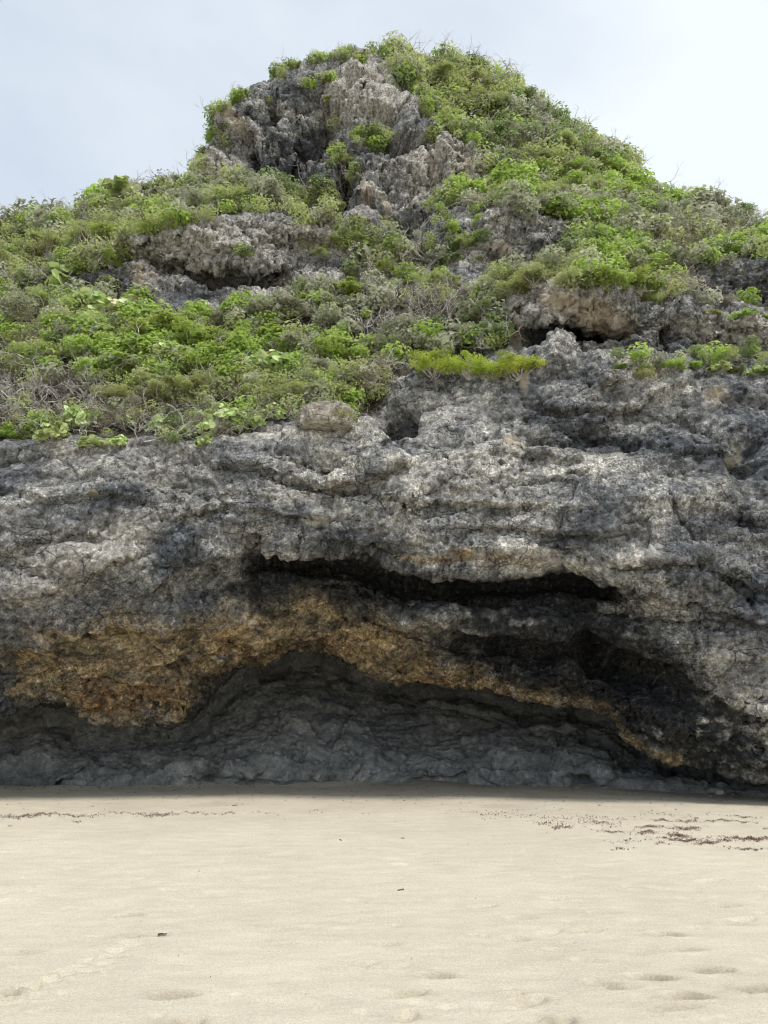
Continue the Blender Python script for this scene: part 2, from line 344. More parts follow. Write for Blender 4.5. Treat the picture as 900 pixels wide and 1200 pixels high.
lines.append((L([(-700, 330), (0, 326), (100, 315), (150, 300), (180, 286), (230, 272), (260, 262), (330, 250), (400, 248), (440, 262), (470, 272), (540, 258), (600, 246), (650, 256), (680, 275), (720, 300), (790, 320), (830, 312), (870, 307), (900, 312), (1700, 360)],
                [(-700, 21.2), (0, 21.8), (100, 21.6), (150, 21.3), (300, 21.1), (430, 22.0), (540, 21.9), (650, 21.6), (700, 21.6), (800, 20.4), (900, 19.6), (1700, 15)]), 50))
lines.append((L([(-700, 325), (0, 305), (100, 282), (200, 258), (300, 238), (400, 241), (450, 262), (500, 262), (540, 240), (600, 228), (650, 236), (700, 250), (800, 290), (900, 298), (1700, 355)],
                [(-700, 23), (0, 24), (200, 23.6), (300, 23.3), (400, 23.6), (450, 23.4), (540, 23.4), (600, 23.2), (700, 23.5), (800, 22.4), (900, 21.4), (1700, 16)]), 16))
lines.append((L([(-700, 320), (0, 288), (100, 256), (200, 234), (240, 217), (300, 214), (350, 222), (400, 236), (440, 256), (500, 254), (530, 226), (570, 214), (620, 200), (700, 218), (800, 265), (900, 282), (1700, 352)],
                [(-700, 26), (0, 26.5), (200, 26.), (300, 25.6), (350, 25.5), (400, 24.9), (450, 24.3), (540, 24.8), (620, 25.8), (700, 25.8), (800, 24.6), (900, 23.6), (1700, 18)]), 16))
lines.append((L([(-700, 318), (0, 276), (100, 246), (200, 224), (235, 204), (260, 175), (300, 150), (350, 155), (400, 165), (450, 180), (500, 190), (540, 180), (570, 176), (620, 155), (700, 186), (750, 220), (800, 252), (900, 275), (1700, 351)],
                [(-700, 27.5), (0, 28), (200, 27.4), (300, 26.6), (350, 26.6), (400, 26.2), (450, 25.6), (540, 25.9), (570, 27.0), (700, 28.2), (800, 26.6), (900, 25.4), (1700, 19)]), 50))
lines.append((L([(-700, 316), (0, 272), (100, 243), (150, 226), (200, 219), (232, 204), (240, 188), (250, 162), (270, 126), (300, 108), (350, 92), (400, 82), (450, 84), (490, 110), (540, 130), (600, 112), (640, 142), (700, 172), (750, 212), (760, 230), (800, 246), (900, 273), (1700, 350.5)],
                [(-700, 28.5), (0, 29), (200, 28.4), (260, 27.2), (350, 27.3), (400, 27.2), (450, 27.2), (500, 28.2), (600, 30.4), (700, 30.2), (750, 29.4), (800, 28), (900, 26.8), (1700, 20)]), 50))
SKY_V = [(-700, 315), (-200, 300), (0, 270), (60, 251), (110, 242), (150, 225), (200, 218), (229, 207), (236, 187), (246, 161), (258, 131), (290, 107), (330, 80), (380, 66), (420, 59), (470, 58), (520, 66), (560, 77),
         (590, 97), (620, 119), (650, 141), (690, 166), (720, 177), (745, 193), (757, 224), (775, 236), (800, 241), (850, 247), (900, 270), (1100, 310), (1700, 350)]
SKY_Y = [(-700, 30), (0, 30.5), (200, 29.8), (240, 28.3), (300, 28.6), (400, 29.3), (470, 30), (600, 32), (740, 31), (757, 30), (800, 29.4), (900, 28.4), (1700, 21)]
skyl = L(SKY_V, SKY_Y)
lines.append((skyl, 24))
lines.append((skyl + np.array([0, 4., -1.0]), 14))
lines.append((skyl * np.array([1, 1, .6]) + np.array([0, 16., 0]), 14))
lines.append((skyl * np.array([1, 1, 0]) + np.array([0, 40., -1.]), 10))
push = it([(-700, .1), (0, .25), (250, .45), (340, .6), (500, .75), (700, .7), (800, .35), (900, .15), (1700, 0)], u)
def shift(i, dY):
    P_, w_ = lines[i]; _, vv, _ = project(P_); lines[i] = (line_vY(vv, P_[:, 1] + dY), w_)
for i, k_ in ((7, .5), (8, .9), (9, 1.), (10, .8), (11, .7), (12, .8), (13, 0.), (14, -.25), (15, -.25)): shift(i, k_ * push)
rows = [lines[0][0]]; seg_id = [0]
for k in range(1, len(lines)):
    n = max(2, int(lines[k][1] * 1.15)); a, c = lines[k - 1][0], lines[k][0]
    for j in range(1, n + 1): rows.append(a + (c - a) * j / n); seg_id.append(k)
seg_id = np.array(seg_id)
P = np.stack(rows); NR = len(P)
for _ in range(5):                       # soften the creases between profile lines
    Q = P.copy(); Q[1:-1] = .25 * P[:-2] + .5 * P[1:-1] + .25 * P[2:]; P = Q
for _ in range(3):
    Q = P.copy(); Q[:, 1:-1] = .25 * P[:, :-2] + .5 * P[:, 1:-1] + .25 * P[:, 2:]; P = Q
if True:
    N0 = grid_normals(P)
    if np.mean(N0[NR // 3:NR // 2, :, 1]) > 0: N0 = -N0; FLIP = True
    else: FLIP = False
u0, v0, F0 = project(P)
UU = np.broadcast_to(u[None], (NR, NC))
flat = P.reshape(-1, 3)
SEG = np.broadcast_to(seg_id[:, None], (NR, NC)).ravel()
uf, vf = u0.ravel(), v0.ravel()
# image-space wobble so painted zones get ragged edges
wob = fbm(flat, .9, 5, .6); wob2 = fbm(flat, .9, 5, .6, 31.)
uw = uf + 26 * wob; vw = vf + 18 * wob2
def blob(lst, uw=uw, vw=vw):
    r = np.zeros(len(uw), np.float32)
    for t in lst:
        cu, cv, ru, rv, a = t[:5]; th = math.radians(t[5]) if len(t) > 5 else 0
        du, dv = uw - cu, vw - cv
        x = (du * math.cos(th) + dv * math.sin(th)) / ru; y = (-du * math.sin(th) + dv * math.cos(th)) / rv
        r += a * np.exp(-(x * x + y * y) ** 1.5 * .7)
    return r
def inpoly(px, py, poly):
    c = np.zeros(np.shape(px), bool); n = len(poly)
    for i in range(n):
        x0, y0 = poly[i]; x1, y1 = poly[(i + 1) % n]
        if y0 == y1: continue
        c ^= ((y0 > py) != (y1 > py)) & (px < (x1 - x0) * (py - y0) / (y1 - y0) + x0)
    return c
up_face = SEG >= 17            # rows above the main brow
# --- where things grow
Z_TERR = [(-700, 345), (0, 338), (70, 330), (135, 335), (200, 362), (300, 360), (345, 346), (400, 330), (480, 328), (530, 345), (590, 345), (590, 380), (605, 408), (560, 416), (480, 420), (452, 455), (440, 488), (410, 496), (340, 499), (270, 511), (235, 518), (0, 514), (-700, 508)]
Z_LEFT = [(-700, 312), (-200, 297), (0, 266), (60, 246), (110, 236), (150, 218), (200, 212), (232, 203), (300, 212), (350, 222), (405, 238), (370, 252), (300, 250), (220, 270), (165, 288), (135, 318), (70, 326), (0, 334), (-700, 342)]
Z_HILL = [(455, 60), (520, 60), (560, 72), (620, 112), (690, 160), (742, 190), (752, 222), (800, 238), (850, 243), (900, 265), (1100, 305), (1700, 345), (1700, 380), (900, 364), (830, 356), (760, 356), (725, 348), (640, 338), (598, 345), (585, 330), (640, 305), (672, 292), (676, 262), (600, 250), (555, 245), (512, 238), (540, 222), (568, 213), (560, 185), (520, 160), (485, 135), (460, 95)]
ROCK2 = [(808, 318), (850, 308), (900, 305), (1700, 350), (1700, 395), (900, 352), (815, 352)]
Z_BAND = [(720, 428), (800, 424), (900, 428), (1200, 434), (1200, 440), (900, 436), (800, 432), (720, 432)]
Z_CENT = [(330, 262), (400, 262), (470, 268), (520, 290), (520, 330), (380, 330), (440, 300), (380, 285)]
veg = (inpoly(uf, vf, Z_TERR) | inpoly(uf, vf, Z_LEFT) | (inpoly(uf, vf, Z_HILL) & ~inpoly(uf, vf, ROCK2))) & up_face
veg |= SEG > seg_id.max() - 3
vegf = veg.astype(np.float32).reshape(NR, NC)
for _ in range(6):
    vegf[1:-1] = .25 * vegf[:-2] + .5 * vegf[1:-1] + .25 * vegf[2:]
    vegf[:, 1:-1] = .25 * vegf[:, :-2] + .5 * vegf[:, 1:-1] + .25 * vegf[:, 2:]
vegf = vegf.ravel()

# --- stage 1: big forms
cavew = ((SEG <= 4) * 1.0).astype(np.float32)
jf1, jf21, jcv = worley(flat + .25 * np.stack([wob, wob2, wob2], 1), (.75, .3, 1.25), 41.)
joint = ((jcv - .5) * .20 + .25 * fbm(flat, (.9, .9, .7), 4, .6, 111.) - .05 * sstep(-.1, .3, wob) * np.exp(-(jf21 / .04) ** 2)) * cavew
zb = (flat[:, 2] + .04 * flat[:, 0]) * 1.6 + .7 * fbm(flat, (.4, .4, .6), 3, .5, 57.)
joint += cavew * .16 * sstep(-.15, .35, fbm(flat, (.5, .5, .8), 3, .5, 99.)) * (sstep(0, .12, zb - np.floor(zb)) - (zb - np.floor(zb)))                 # smooth back wall
crag = (SEG >= 27).astype(np.float32) * (1 - vegf)
d = .52 * fbm(flat, (.30, .30, .42), 3) + .22 * fbm(flat, (.8, .8, 1.3), 3, .5, 9.) + .75 * crag * fbm(flat, (.5, .5, .3), 4, .55, 19.)
c1, c21, ccv = worley(flat + .4 * np.stack([wob, wob2, wob], 1), (.42, .42, .3), 71.)
skm = sstep(4, 40, vf - it(SKY_V, uf))
d += crag * skm * ((ccv - .5) * .9 - .35 * np.exp(-(c21 / .07) ** 2))
f1, f21, cv = worley(flat + .35 * np.stack([wob, wob2, wob], 1), (.55, .55, .95))
blocky = (.35 - f1) * .26 + (cv - .5) * .20
f1b, f21b, cvb = worley(flat + .2 * np.stack([wob2, wob, wob2], 1), (1.6, 1.6, 2.6), 5.)
d += blocky + ((.35 - f1b) * .10 + (cvb - .5) * .10) * (.35 + sstep(-.2, .5, fbm(flat, .4, 3, .5, 66.)) * 1.1)
facem = ((SEG >= 9) & (SEG <= 18)).astype(np.float32)
amp = 1 - .55 * cavew - .12 * facem
amp = amp * (1 - .35 * vegf) * (1 + .5 * crag * skm) * (1 - .55 * (SEG >= 27) * (1 - skm))
# bedding: gently tilted, uneven beds that stick out and break off underneath
zz = flat[:, 2] + .05 * flat[:, 0] + .35 * fbm(flat, .25, 3, .5, 77.)
bed = (zz * 1.15 + .5 * fbm(flat, (.4, .4, .8), 2, .5, 3.)); fr = bed - np.floor(bed)
bedd = (sstep(0, .18, fr) - fr) * .30 * (0.6 + .8 * fbm(flat, .35, 2, .5, 55.))
facew = ((SEG >= 9) & (SEG <= 18)).astype(np.float32)
lipm = np.exp(-np.abs(it(LIP, uf) - vf) / 16) * ((SEG >= 6) & (SEG <= 8))
rl = it([(292, 618), (320, 634), (400, 652), (500, 669), (600, 672), (700, 678), (740, 690)], uf)
recm = np.exp(-((vf - rl) / 16) ** 2) * sstep(280, 320, uf) * (1 - sstep(700, 760, uf)) * (SEG >= 8) * (SEG < 17)
ribm = np.exp(-(((uf - 600) / 110) ** 2 + ((vf - 728) / 22) ** 2)) * (SEG >= 8) * (SEG < 17)
amp = amp * (1 - .65 * lipm) * (1 - .7 * recm) * (1 - .5 * ribm)
d = d * amp + joint + bedd * (.28 + .0 * facew) * (1 - .8 * cavew) * (1 - .6 * vegf)
# vertical fluting on the upper crag
fl = fbm(flat, (1.3, 1.3, .28), 4, .55, 12., True)
d += crag * .24 * (fl - .3)
# holes, slots and bumps seen in the photo (u, v, half width, half height, metres, tilt)
HOLES = [(474, 496, 24, 12, -.75), (455, 480, 10, 12, -.4), (410, 574, 30, 6, -.55, 3), (22, 917, 32, 16, -1.6, -12), (681, 912, 14, 8, -.6, 30), (740, 909, 18, 5, -.5, 12),
         (635, 897, 22, 4, -.5), (600, 897, 24, 4, -.45), (470, 900, 16, 4, -.3), (395, 898, 9, 3, -.3), (250, 905, 8, 14, -.4, 30), (275, 887, 30, 4, -.35), (500, 864, 22, 5, -.25, -10),
         (330, 655, 35, 16, -.25, 20), (420, 648, 40, 8, -.35, 8), (680, 684, 40, 14, -.45, 10), (680, 764, 60, 14, -.35, 5), (570, 756, 40, 8, -.25), (760, 790, 90, 24, -.35, 25), (520, 742, 60, 6, -.3, 5),
         (640, 730, 36, 9, .2, 6), (670, 770, 16, 18, .5), (520, 722, 24, 10, .3), (310, 730, 60, 18, .3), (285, 775, 36, 22, .35, -45), (262, 800, 10, 50, -.5, 45), (150, 815, 60, 22, .35),
         (70, 825, 26, 16, -.25), (140, 742, 10, 6, -.25), (215, 775, 12, 8, -.25, -20), (825, 658, 16, 4, -.5, 0), (700, 515, 40, 10, -.45, 15), (640, 520, 30, 8, -.2), (740, 522, 12, 8, -.5),
         (868, 540, 14, 20, -.4), (885, 520, 10, 16, -.4), (550, 518, 8, 12, .3), (320, 640, 26, 12, .3, -20), (130, 640, 40, 26, .3, -30), (230, 650, 40, 14, -.25, -35), (330, 690, 22, 14, .35),
         # right upper band with its alcoves
         (628, 396, 22, 14, -1.1), (618, 400, 12, 16, -.5), (655, 412, 18, 24, .5), (700, 390, 44, 12, -1.3), (745, 378, 14, 10, -.5), (775, 386, 10, 22, -.4), (762, 398, 10, 12, .3), (705, 352, 30, 12, .5), (655, 352, 16, 14, .4), (672, 350, 3, 26, -.4),
         (800, 380, 8, 26, .35), (850, 400, 40, 6, -.4), (895, 340, 10, 14, -.6),
         # left ledge
         (240, 320, 26, 9, -1.7, 8), (292, 328, 30, 8, -1.9), (335, 330, 16, 7, -.9), (190, 305, 12, 10, -.5), (280, 290, 50, 12, .25, 8), (230, 285, 40, 10, .3, 10), (370, 290, 20, 5, -.4), (175, 325, 14, 26, .3),
         # crag
         (400, 215, 10, 40, -1.6), (365, 232, 30, 14, -.8), (300, 215, 22, 10, -.8, -20), (310, 130, 10, 30, -.6, 20), (335, 150, 8, 24, -.7, 10), (375, 140, 12, 16, -.8), (355, 185, 12, 40, -.6), (283, 160, 7, 22, -.7, -15),
         (270, 142, 18, 10, .5), (415, 100, 24, 20, .5), (430, 150, 26, 26, .5), (500, 200, 30, 30, .5), (475, 262, 22, 18, -1.3), (452, 220, 5, 22, -.5), (540, 195, 24, 16, .4), (440, 120, 20, 6, .3), (460, 148, 10, 8, -.5),
         (620, 290, 30, 10, -.5, 8), (578, 270, 14, 16, .4), (555, 262, 5, 14, -.5), (655, 285, 20, 16, -.5), (600, 262, 30, 8, .4)]
hol = blob(HOLES, uf + 5 * wob, vf + 5 * wob2)
front = (SEG >= 7) | ((vf > it(LIP, uf) + 3))
d += hol * front * .95
P1 = P + N0 * d.reshape(NR, NC, 1)
N1 = grid_normals(P1) * (-1 if FLIP else 1)
f1p = P1.reshape(-1, 3)
LEDGES = [([(292, 618), (320, 634), (360, 645), (400, 653), (450, 662), (500, 670), (600, 673), (700, 678), (740, 690)], .30), ([(235, 538), (300, 548), (380, 566), (440, 560), (490, 545)], .20), ([(440, 579), (480, 591), (560, 591), (650, 594)], .14), ([(-60, 575), (0, 572), (60, 590), (130, 577), (190, 590)], .14), ([(20, 640), (80, 628), (130, 632)], .12),
 ([(190, 610), (260, 592), (330, 602), (400, 612)], .16), ([(150, 704), (200, 676), (250, 652), (310, 628)], .18), ([(0, 700), (60, 690), (120, 668), (180, 640)], .12), ([(700, 662), (780, 657), (830, 662), (900, 692), (960, 710)], .16),
 ([(640, 700), (720, 716), (800, 728), (900, 722)], .16), ([(690, 742), (740, 758), (790, 786), (840, 816), (900, 838), (960, 850)], .34), ([(690, 688), (770, 694), (860, 718), (940, 750)], .2), ([(800, 850), (860, 842), (930, 846)], .10), ([(480, 716), (520, 735), (600, 747), (690, 743)], .16), ([(300, 692), (400, 683), (480, 702)], .12),
 ([(40, 752), (120, 738), (200, 742), (260, 720)], .12), ([(160, 782), (230, 776), (300, 742), (340, 728)], .16), ([(225, 842), (240, 812), (270, 782), (310, 756), (370, 744), (420, 756)], .20), ([(70, 800), (130, 790), (220, 806)], .12),
 ([(620, 470), (680, 482), (740, 478), (800, 490)], .14), ([(650, 510), (700, 524), (745, 526)], .18), ([(500, 480), (560, 490), (610, 486)], .10), ([(780, 540), (840, 530), (900, 545)], .14), ([(560, 535), (620, 530), (690, 545)], .10),
 ([(500, 620), (600, 616), (700, 628), (760, 622)], .10), ([(840, 600), (900, 612), (960, 610)], .14), ([(300, 640), (330, 652), (380, 655), (440, 662)], .18), ([(590, 870), (640, 868), (720, 862)], .07), ([(440, 900), (520, 893), (590, 890), (650, 893)], .10), ([(325, 890), (420, 893)], .08),
 ([(130, 300), (170, 296), (230, 308), (300, 318), (350, 312)], .5), ([(250, 275), (310, 283), (380, 280)], .2), ([(600, 378), (660, 376), (740, 384), (790, 376)], .35), ([(800, 395), (860, 402), (930, 400)], .25), ([(560, 290), (640, 296), (665, 292)], .3)]
lu, lv = uf + 6 * wob + 5 * fbm(flat, 3., 3, .6, 8.), vf + 6 * wob2 + 5 * fbm(flat, 3., 3, .6, 18.)
led = np.zeros(len(uf), np.float32)
for pl, A in LEDGES:
    pa = np.array(pl); ix = np.nonzero((lu > pa[:, 0].min() - 45) & (lu < pa[:, 0].max() + 45) & (lv > pa[:, 1].min() - 45) & (lv < pa[:, 1].max() + 45))[0]
    qu, qv = lu[ix], lv[ix]; bd = np.full(len(ix), 1e3, np.float32); sg = np.zeros(len(ix), np.float32); tt = sg.copy(); tot = len(pl) - 1
    for k_, ((x0, y0), (x1, y1)) in enumerate(zip(pl, pl[1:])):
        dx, dy = x1 - x0, y1 - y0
        t = np.clip(((qu - x0) * dx + (qv - y0) * dy) / (dx * dx + dy * dy), 0, 1)
        ex, ey = qu - x0 - t * dx, qv - y0 - t * dy; dd = np.hypot(ex, ey); m = dd < bd
        bd = np.where(m, dd, bd); sg = np.where(m, np.sign(dx * ey - dy * ex), sg); tt = np.where(m, (k_ + t) / tot, tt)
    endf = sstep(0, .12, tt) * sstep(0, .12, 1 - tt)
    led[ix] += A * endf * np.where(sg < 0, np.exp(-bd / 14) * .8, -np.exp(-bd / 9)) * sstep(0, 2.2, bd)
P1 = P1 + N1 * (led * (.75 + .5 * sstep(-.3, .3, wob)) * front * (1 - .5 * lipm)).reshape(NR, NC, 1)
N1 = grid_normals(P1) * (-1 if FLIP else 1); f1p = P1.reshape(-1, 3)
# --- stage 2: karst surface
d2 = .10 * fbm(f1p, (2.6, 2.6, 3.8), 4, .6, 4., True) + .05 * fbm(f1p, 7., 3, .6, 8.)
f1c, f21c, cvc = worley(f1p, (3.4, 3.4, 5.2), 11.)
d2 += (.4 - f1c) * .10 + (cvc - .5) * .06
f1d, f21d, cvd = worley(f1p + .05 * np.stack([wob, wob2, wob], 1), 8.5, 2.)
d2 += (.4 - f1d) * .045
pit = fbm(f1p, (4.2, 4.2, 3.4), 2, .5, 91.)
d2 -= .16 * sstep(.28, .6, pit)
d2 += .05 * fbm(np.stack([f1p[:, 0] * .8 + f1p[:, 2] * .6, f1p[:, 1], f1p[:, 2] * .8 - f1p[:, 0] * .5], 1), (1.5, 3., 7.), 4, .65, 33., True)
rough_area = .45 + .9 * sstep(-.25, .45, fbm(flat, (.5, .5, .8), 3, .6, 123.))
a2 = (1 - .6 * cavew) * (1 - facem * (1 - .62 * rough_area)) * (1 - .2 * crag) * (1 + .25 * (SEG >= 21) * (1 - vegf)) * (1 - .3 * vegf)
# cracks as polylines in the photo
CR = [[(405, 165), (400, 205), (408, 245)], [(380, 115), (374, 160), (362, 205)], [(455, 190), (448, 215), (452, 245)], [(322, 105), (312, 145), (326, 185)], [(500, 175), (506, 215), (497, 250)], [(532, 185), (540, 225)], [(478, 195), (482, 230)], [(290, 130), (282, 175)], [(430, 95), (420, 130)], [(345, 110), (350, 150), (340, 190)], [(780, 575), (790, 600), (803, 620), (818, 640)], [(345, 860), (332, 893), (360, 897)], [(455, 862), (450, 885), (435, 900), (432, 918)], [(575, 830), (560, 870), (600, 880), (640, 868)], [(700, 868), (720, 890), (735, 900)],
      [(500, 800), (505, 835), (490, 868), (470, 895)], [(325, 840), (322, 870), (335, 890)], [(225, 888), (260, 885), (300, 888)], [(200, 905), (225, 912), (250, 918)], [(445, 575), (500, 590), (560, 598)], [(900, 690), (860, 672), (820, 655)],
      [(600, 845), (680, 850), (740, 850)], [(540, 812), (600, 830), (660, 840)], [(405, 840), (402, 870), (412, 900)], [(640, 900), (655, 870), (690, 862)]]
cd = np.full(len(uf), 1e3, np.float32)
cu_, cv_ = uf + 14 * fbm(flat, 3., 3, .6, 8.), vf + 10 * fbm(flat, 3., 3, .6, 18.)
for pl in CR:
    for (x0, y0), (x1, y1) in zip(pl, pl[1:]):
        dx, dy = x1 - x0, y1 - y0
        t = np.clip(((cu_ - x0) * dx + (cv_ - y0) * dy) / (dx * dx + dy * dy), 0, 1)
        cd = np.minimum(cd, np.hypot(cu_ - x0 - t * dx, cv_ - y0 - t * dy))
d2 = d2 * a2 - (.05 + .07 * sstep(-.2, .3, wob)) * (1 + 4 * (SEG >= 27)) * np.exp(-(cd / (1.3 + .7 * (SEG >= 27))) ** 2) * front
P2 = P1 + N1 * d2.reshape(NR, NC, 1)
f2p = P2.reshape(-1, 3)
# --- colour areas
yl = it(LIP, uf)                                            # lip height in the photo at each column
lipd = yl - vf
n3 = fbm(f1p, (1.6, 1.6, 2.6), 5, .65, 40.); n4 = fbm(f1p, (3.5, 3.5, 6.), 4, .65, 60.)
ochre = blob([(440, 752, 70, 22, .8), (350, 730, 70, 16, .5), (520, 775, 60, 14, .6), (70, 785, 70, 46, 1), (150, 790, 80, 50, 1.2), (230, 790, 60, 45, 1.1), (300, 745, 60, 40, 1.1, -30), (370, 735, 70, 30, 1.1), (430, 765, 40, 26, 1.), (300, 800, 24, 40, .8), (160, 750, 110, 26, .8, -4),
              (500, 785, 50, 20, .9), (390, 712, 80, 14, .3), (580, 795, 60, 12, .8, 10), (660, 815, 60, 9, 1.0, 12), (735, 850, 16, 22, .9, -30), (780, 886, 30, 8, .8, 20), (330, 712, 50, 12, .3),
              (470, 650, 80, 6, .7, 5), (560, 655, 110, 7, .6, 3), (540, 580, 40, 4, .7), (765, 440, 22, 12, .5), (290, 745, 8, 30, .4)])
ochre += 1.1 * np.exp(-((lipd - 5) / 6) ** 2) * sstep(430, 480, uf) * (1 - sstep(780, 810, uf)) * (SEG >= 7)
ochre = np.clip(ochre * (.85 + 1.5 * n3 + .5 * n4) - .14, 0, .92) * (SEG >= 7)
rust = .8 * blob([(300, 800, 16, 26, .5), (500, 790, 24, 8, .4), (150, 812, 60, 16, .75), (115, 800, 20, 20, .5), (410, 745, 40, 12, .4), (532, 792, 14, 8, .8), (400, 755, 24, 10, .3), (590, 652, 90, 6, .55), (175, 335, 10, 20, .35), (470, 430, 80, 4, .3)])
rust = np.clip(rust * (1. + 1.6 * n4) - .1, 0, .85) * (SEG >= 7)
strat = np.clip(blob([(440, 650, 50, 5, 1, 8), (520, 655, 60, 6, 1.1, 4), (600, 652, 80, 6, .9, 1), (460, 660, 50, 4, .8)], uf, vf + 2 * wob) * sstep(.05, .35, fbm(f1p, (1.2, 1.2, 14.), 3, .6, 21.)) * 1.4, 0, .9)
pale = blob([(440, 110, 50, 44, 1.), (520, 205, 44, 28, 1.), (275, 190, 40, 18, .6), (280, 285, 130, 28, .8), (400, 280, 50, 16, .4), (850, 385, 70, 14, .9), (620, 355, 30, 14, .8), (470, 470, 50, 24, .4), (90, 650, 90, 30, .45, -25), (200, 690, 60, 16, .4, -20), (560, 560, 90, 24, .35), (800, 700, 60, 20, .35), (850, 760, 60, 24, .4), (330, 580, 50, 12, .35), (172, 330, 18, 26, .9), (235, 300, 60, 14, .35), (650, 360, 22, 16, 1.3), (690, 366, 34, 11, 1.5), (860, 838, 60, 3, .7), (715, 370, 24, 8, 1.3), (745, 375, 9, 9, 1.9), (763, 394, 10, 8, 1.9), (600, 385, 14, 20, .6), (626, 352, 30, 12, .4),
             (432, 240, 12, 14, 1.), (455, 246, 8, 14, .8), (510, 210, 20, 22, .45), (275, 142, 22, 7, .7), (560, 288, 18, 5, .8), (600, 292, 24, 5, .9, 12), (415, 110, 36, 30, .4), (570, 270, 9, 20, .5),
             (600, 522, 12, 10, 1.), (490, 510, 40, 8, .35), (310, 512, 90, 6, .5), (100, 530, 110, 7, .35), (130, 640, 50, 20, .5, -30), (30, 640, 50, 40, .25), (60, 700, 50, 20, .35), (110, 545, 60, 16, .3), (200, 545, 30, 14, .3),
             (570, 590, 40, 3, .8), (650, 592, 40, 3, .4), (615, 445, 6, 12, .7), (835, 470, 14, 9, .8), (775, 462, 10, 16, .5), (860, 530, 10, 12, .5), (560, 470, 60, 20, .3), (780, 375, 10, 12, .5),
             (850, 385, 50, 10, .4), (830, 380, 24, 6, .5), (700, 345, 60, 8, .5), (700, 470, 8, 16, .5), (860, 802, 30, 10, .5), (870, 838, 60, 3, .6), (640, 728, 30, 5, .5), (690, 540, 30, 8, .3), (500, 215, 60, 30, .3), (440, 610, 60, 3, .4)], uf + 7 * wob, vf + 6 * wob2)
pale = np.clip(pale * (1.1 + .9 * n4) - .05, 0, .95) * (1 - .9 * vegf)
cream = blob([(648, 358, 14, 10, 1.1), (676, 362, 14, 9, 1.2), (698, 368, 16, 7, 1.3), (718, 373, 12, 5, 1.1), (745, 376, 6, 7, 1.5), (763, 394, 7, 6, 1.4), (604, 386, 9, 14, .8), (432, 243, 7, 11, 1.2), (455, 250, 5, 8, .8), (510, 200, 8, 16, .5), (275, 141, 15, 5, .9),
              (586, 289, 9, 4, 1.), (612, 296, 14, 4, 1.), (168, 330, 7, 16, .8), (600, 522, 9, 7, 1.1), (614, 448, 4, 8, 1.), (835, 468, 9, 6, 1.), (862, 528, 6, 8, .6), (856, 540, 5, 7, .5), (540, 208, 8, 10, .5), (410, 105, 10, 6, .3)], uf + 5 * fbm(flat, 3., 3, .6, 8.), vf + 5 * fbm(flat, 3., 3, .6, 18.))
cream = np.clip(cream * (1 + .8 * n4) - .15, 0, .92) * (SEG >= 9)
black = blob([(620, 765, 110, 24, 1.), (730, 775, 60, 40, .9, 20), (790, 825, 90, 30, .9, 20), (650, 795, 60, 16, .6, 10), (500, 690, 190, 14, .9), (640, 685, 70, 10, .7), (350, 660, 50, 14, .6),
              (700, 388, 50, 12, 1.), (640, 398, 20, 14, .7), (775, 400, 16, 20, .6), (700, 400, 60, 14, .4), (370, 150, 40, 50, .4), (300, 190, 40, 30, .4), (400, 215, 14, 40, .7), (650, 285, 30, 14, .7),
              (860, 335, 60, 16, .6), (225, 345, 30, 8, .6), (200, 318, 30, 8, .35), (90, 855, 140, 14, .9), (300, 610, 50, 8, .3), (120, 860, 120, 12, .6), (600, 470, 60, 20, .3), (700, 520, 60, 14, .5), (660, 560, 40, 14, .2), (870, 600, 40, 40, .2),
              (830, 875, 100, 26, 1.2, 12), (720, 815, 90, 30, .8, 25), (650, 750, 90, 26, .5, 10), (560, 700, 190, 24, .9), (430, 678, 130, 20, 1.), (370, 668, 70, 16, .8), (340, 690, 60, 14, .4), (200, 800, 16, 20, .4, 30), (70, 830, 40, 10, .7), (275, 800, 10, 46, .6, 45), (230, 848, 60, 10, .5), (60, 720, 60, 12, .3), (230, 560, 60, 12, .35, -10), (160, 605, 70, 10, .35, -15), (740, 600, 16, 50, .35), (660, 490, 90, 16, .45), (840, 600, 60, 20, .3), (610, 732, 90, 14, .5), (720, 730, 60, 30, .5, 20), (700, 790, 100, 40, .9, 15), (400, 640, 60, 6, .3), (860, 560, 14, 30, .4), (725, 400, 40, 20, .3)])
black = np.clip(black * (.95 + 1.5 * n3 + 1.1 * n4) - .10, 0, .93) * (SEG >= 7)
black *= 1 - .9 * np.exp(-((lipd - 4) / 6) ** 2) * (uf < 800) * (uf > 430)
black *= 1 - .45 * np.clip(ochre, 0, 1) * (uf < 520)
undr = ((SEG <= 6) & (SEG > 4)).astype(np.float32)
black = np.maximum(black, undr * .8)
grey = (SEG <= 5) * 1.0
cave_shade = blob([(22, 918, 26, 12, 1.6), (681, 912, 10, 7, 1.), (740, 909, 13, 4, .9), (60, 862, 200, 16, .5), (400, 792, 80, 22, .75), (520, 818, 120, 14, .7), (660, 842, 80, 12, .7), (250, 850, 40, 30, .4), (635, 896, 16, 3, .7), (500, 862, 20, 3, .5), (280, 887, 26, 3, .6), (600, 897, 16, 2.5, .6), (60, 870, 160, 24, .7), (880, 915, 120, 26, .8)]) * (SEG <= 5)  # shade painted into the colour under the cave roof and in small hollows
black = np.maximum(black, np.clip(cave_shade * (.9 + 1.2 * n3 + .8 * n4), 0, .85))
pale = np.maximum(pale, .75 * (SEG == 1) * sstep(-.1, .3, fbm(flat, (2.2, 2.2, .5), 3, .6, 70.)))
soil = np.clip(vegf * 1.1 + .8 * n4 * vegf, 0, 1) * up_face
soil = soil * (1 - np.clip(pale, 0, 1))
gq = grid_quads(NR, NC)
if FLIP: gq = gq[:, ::-1]
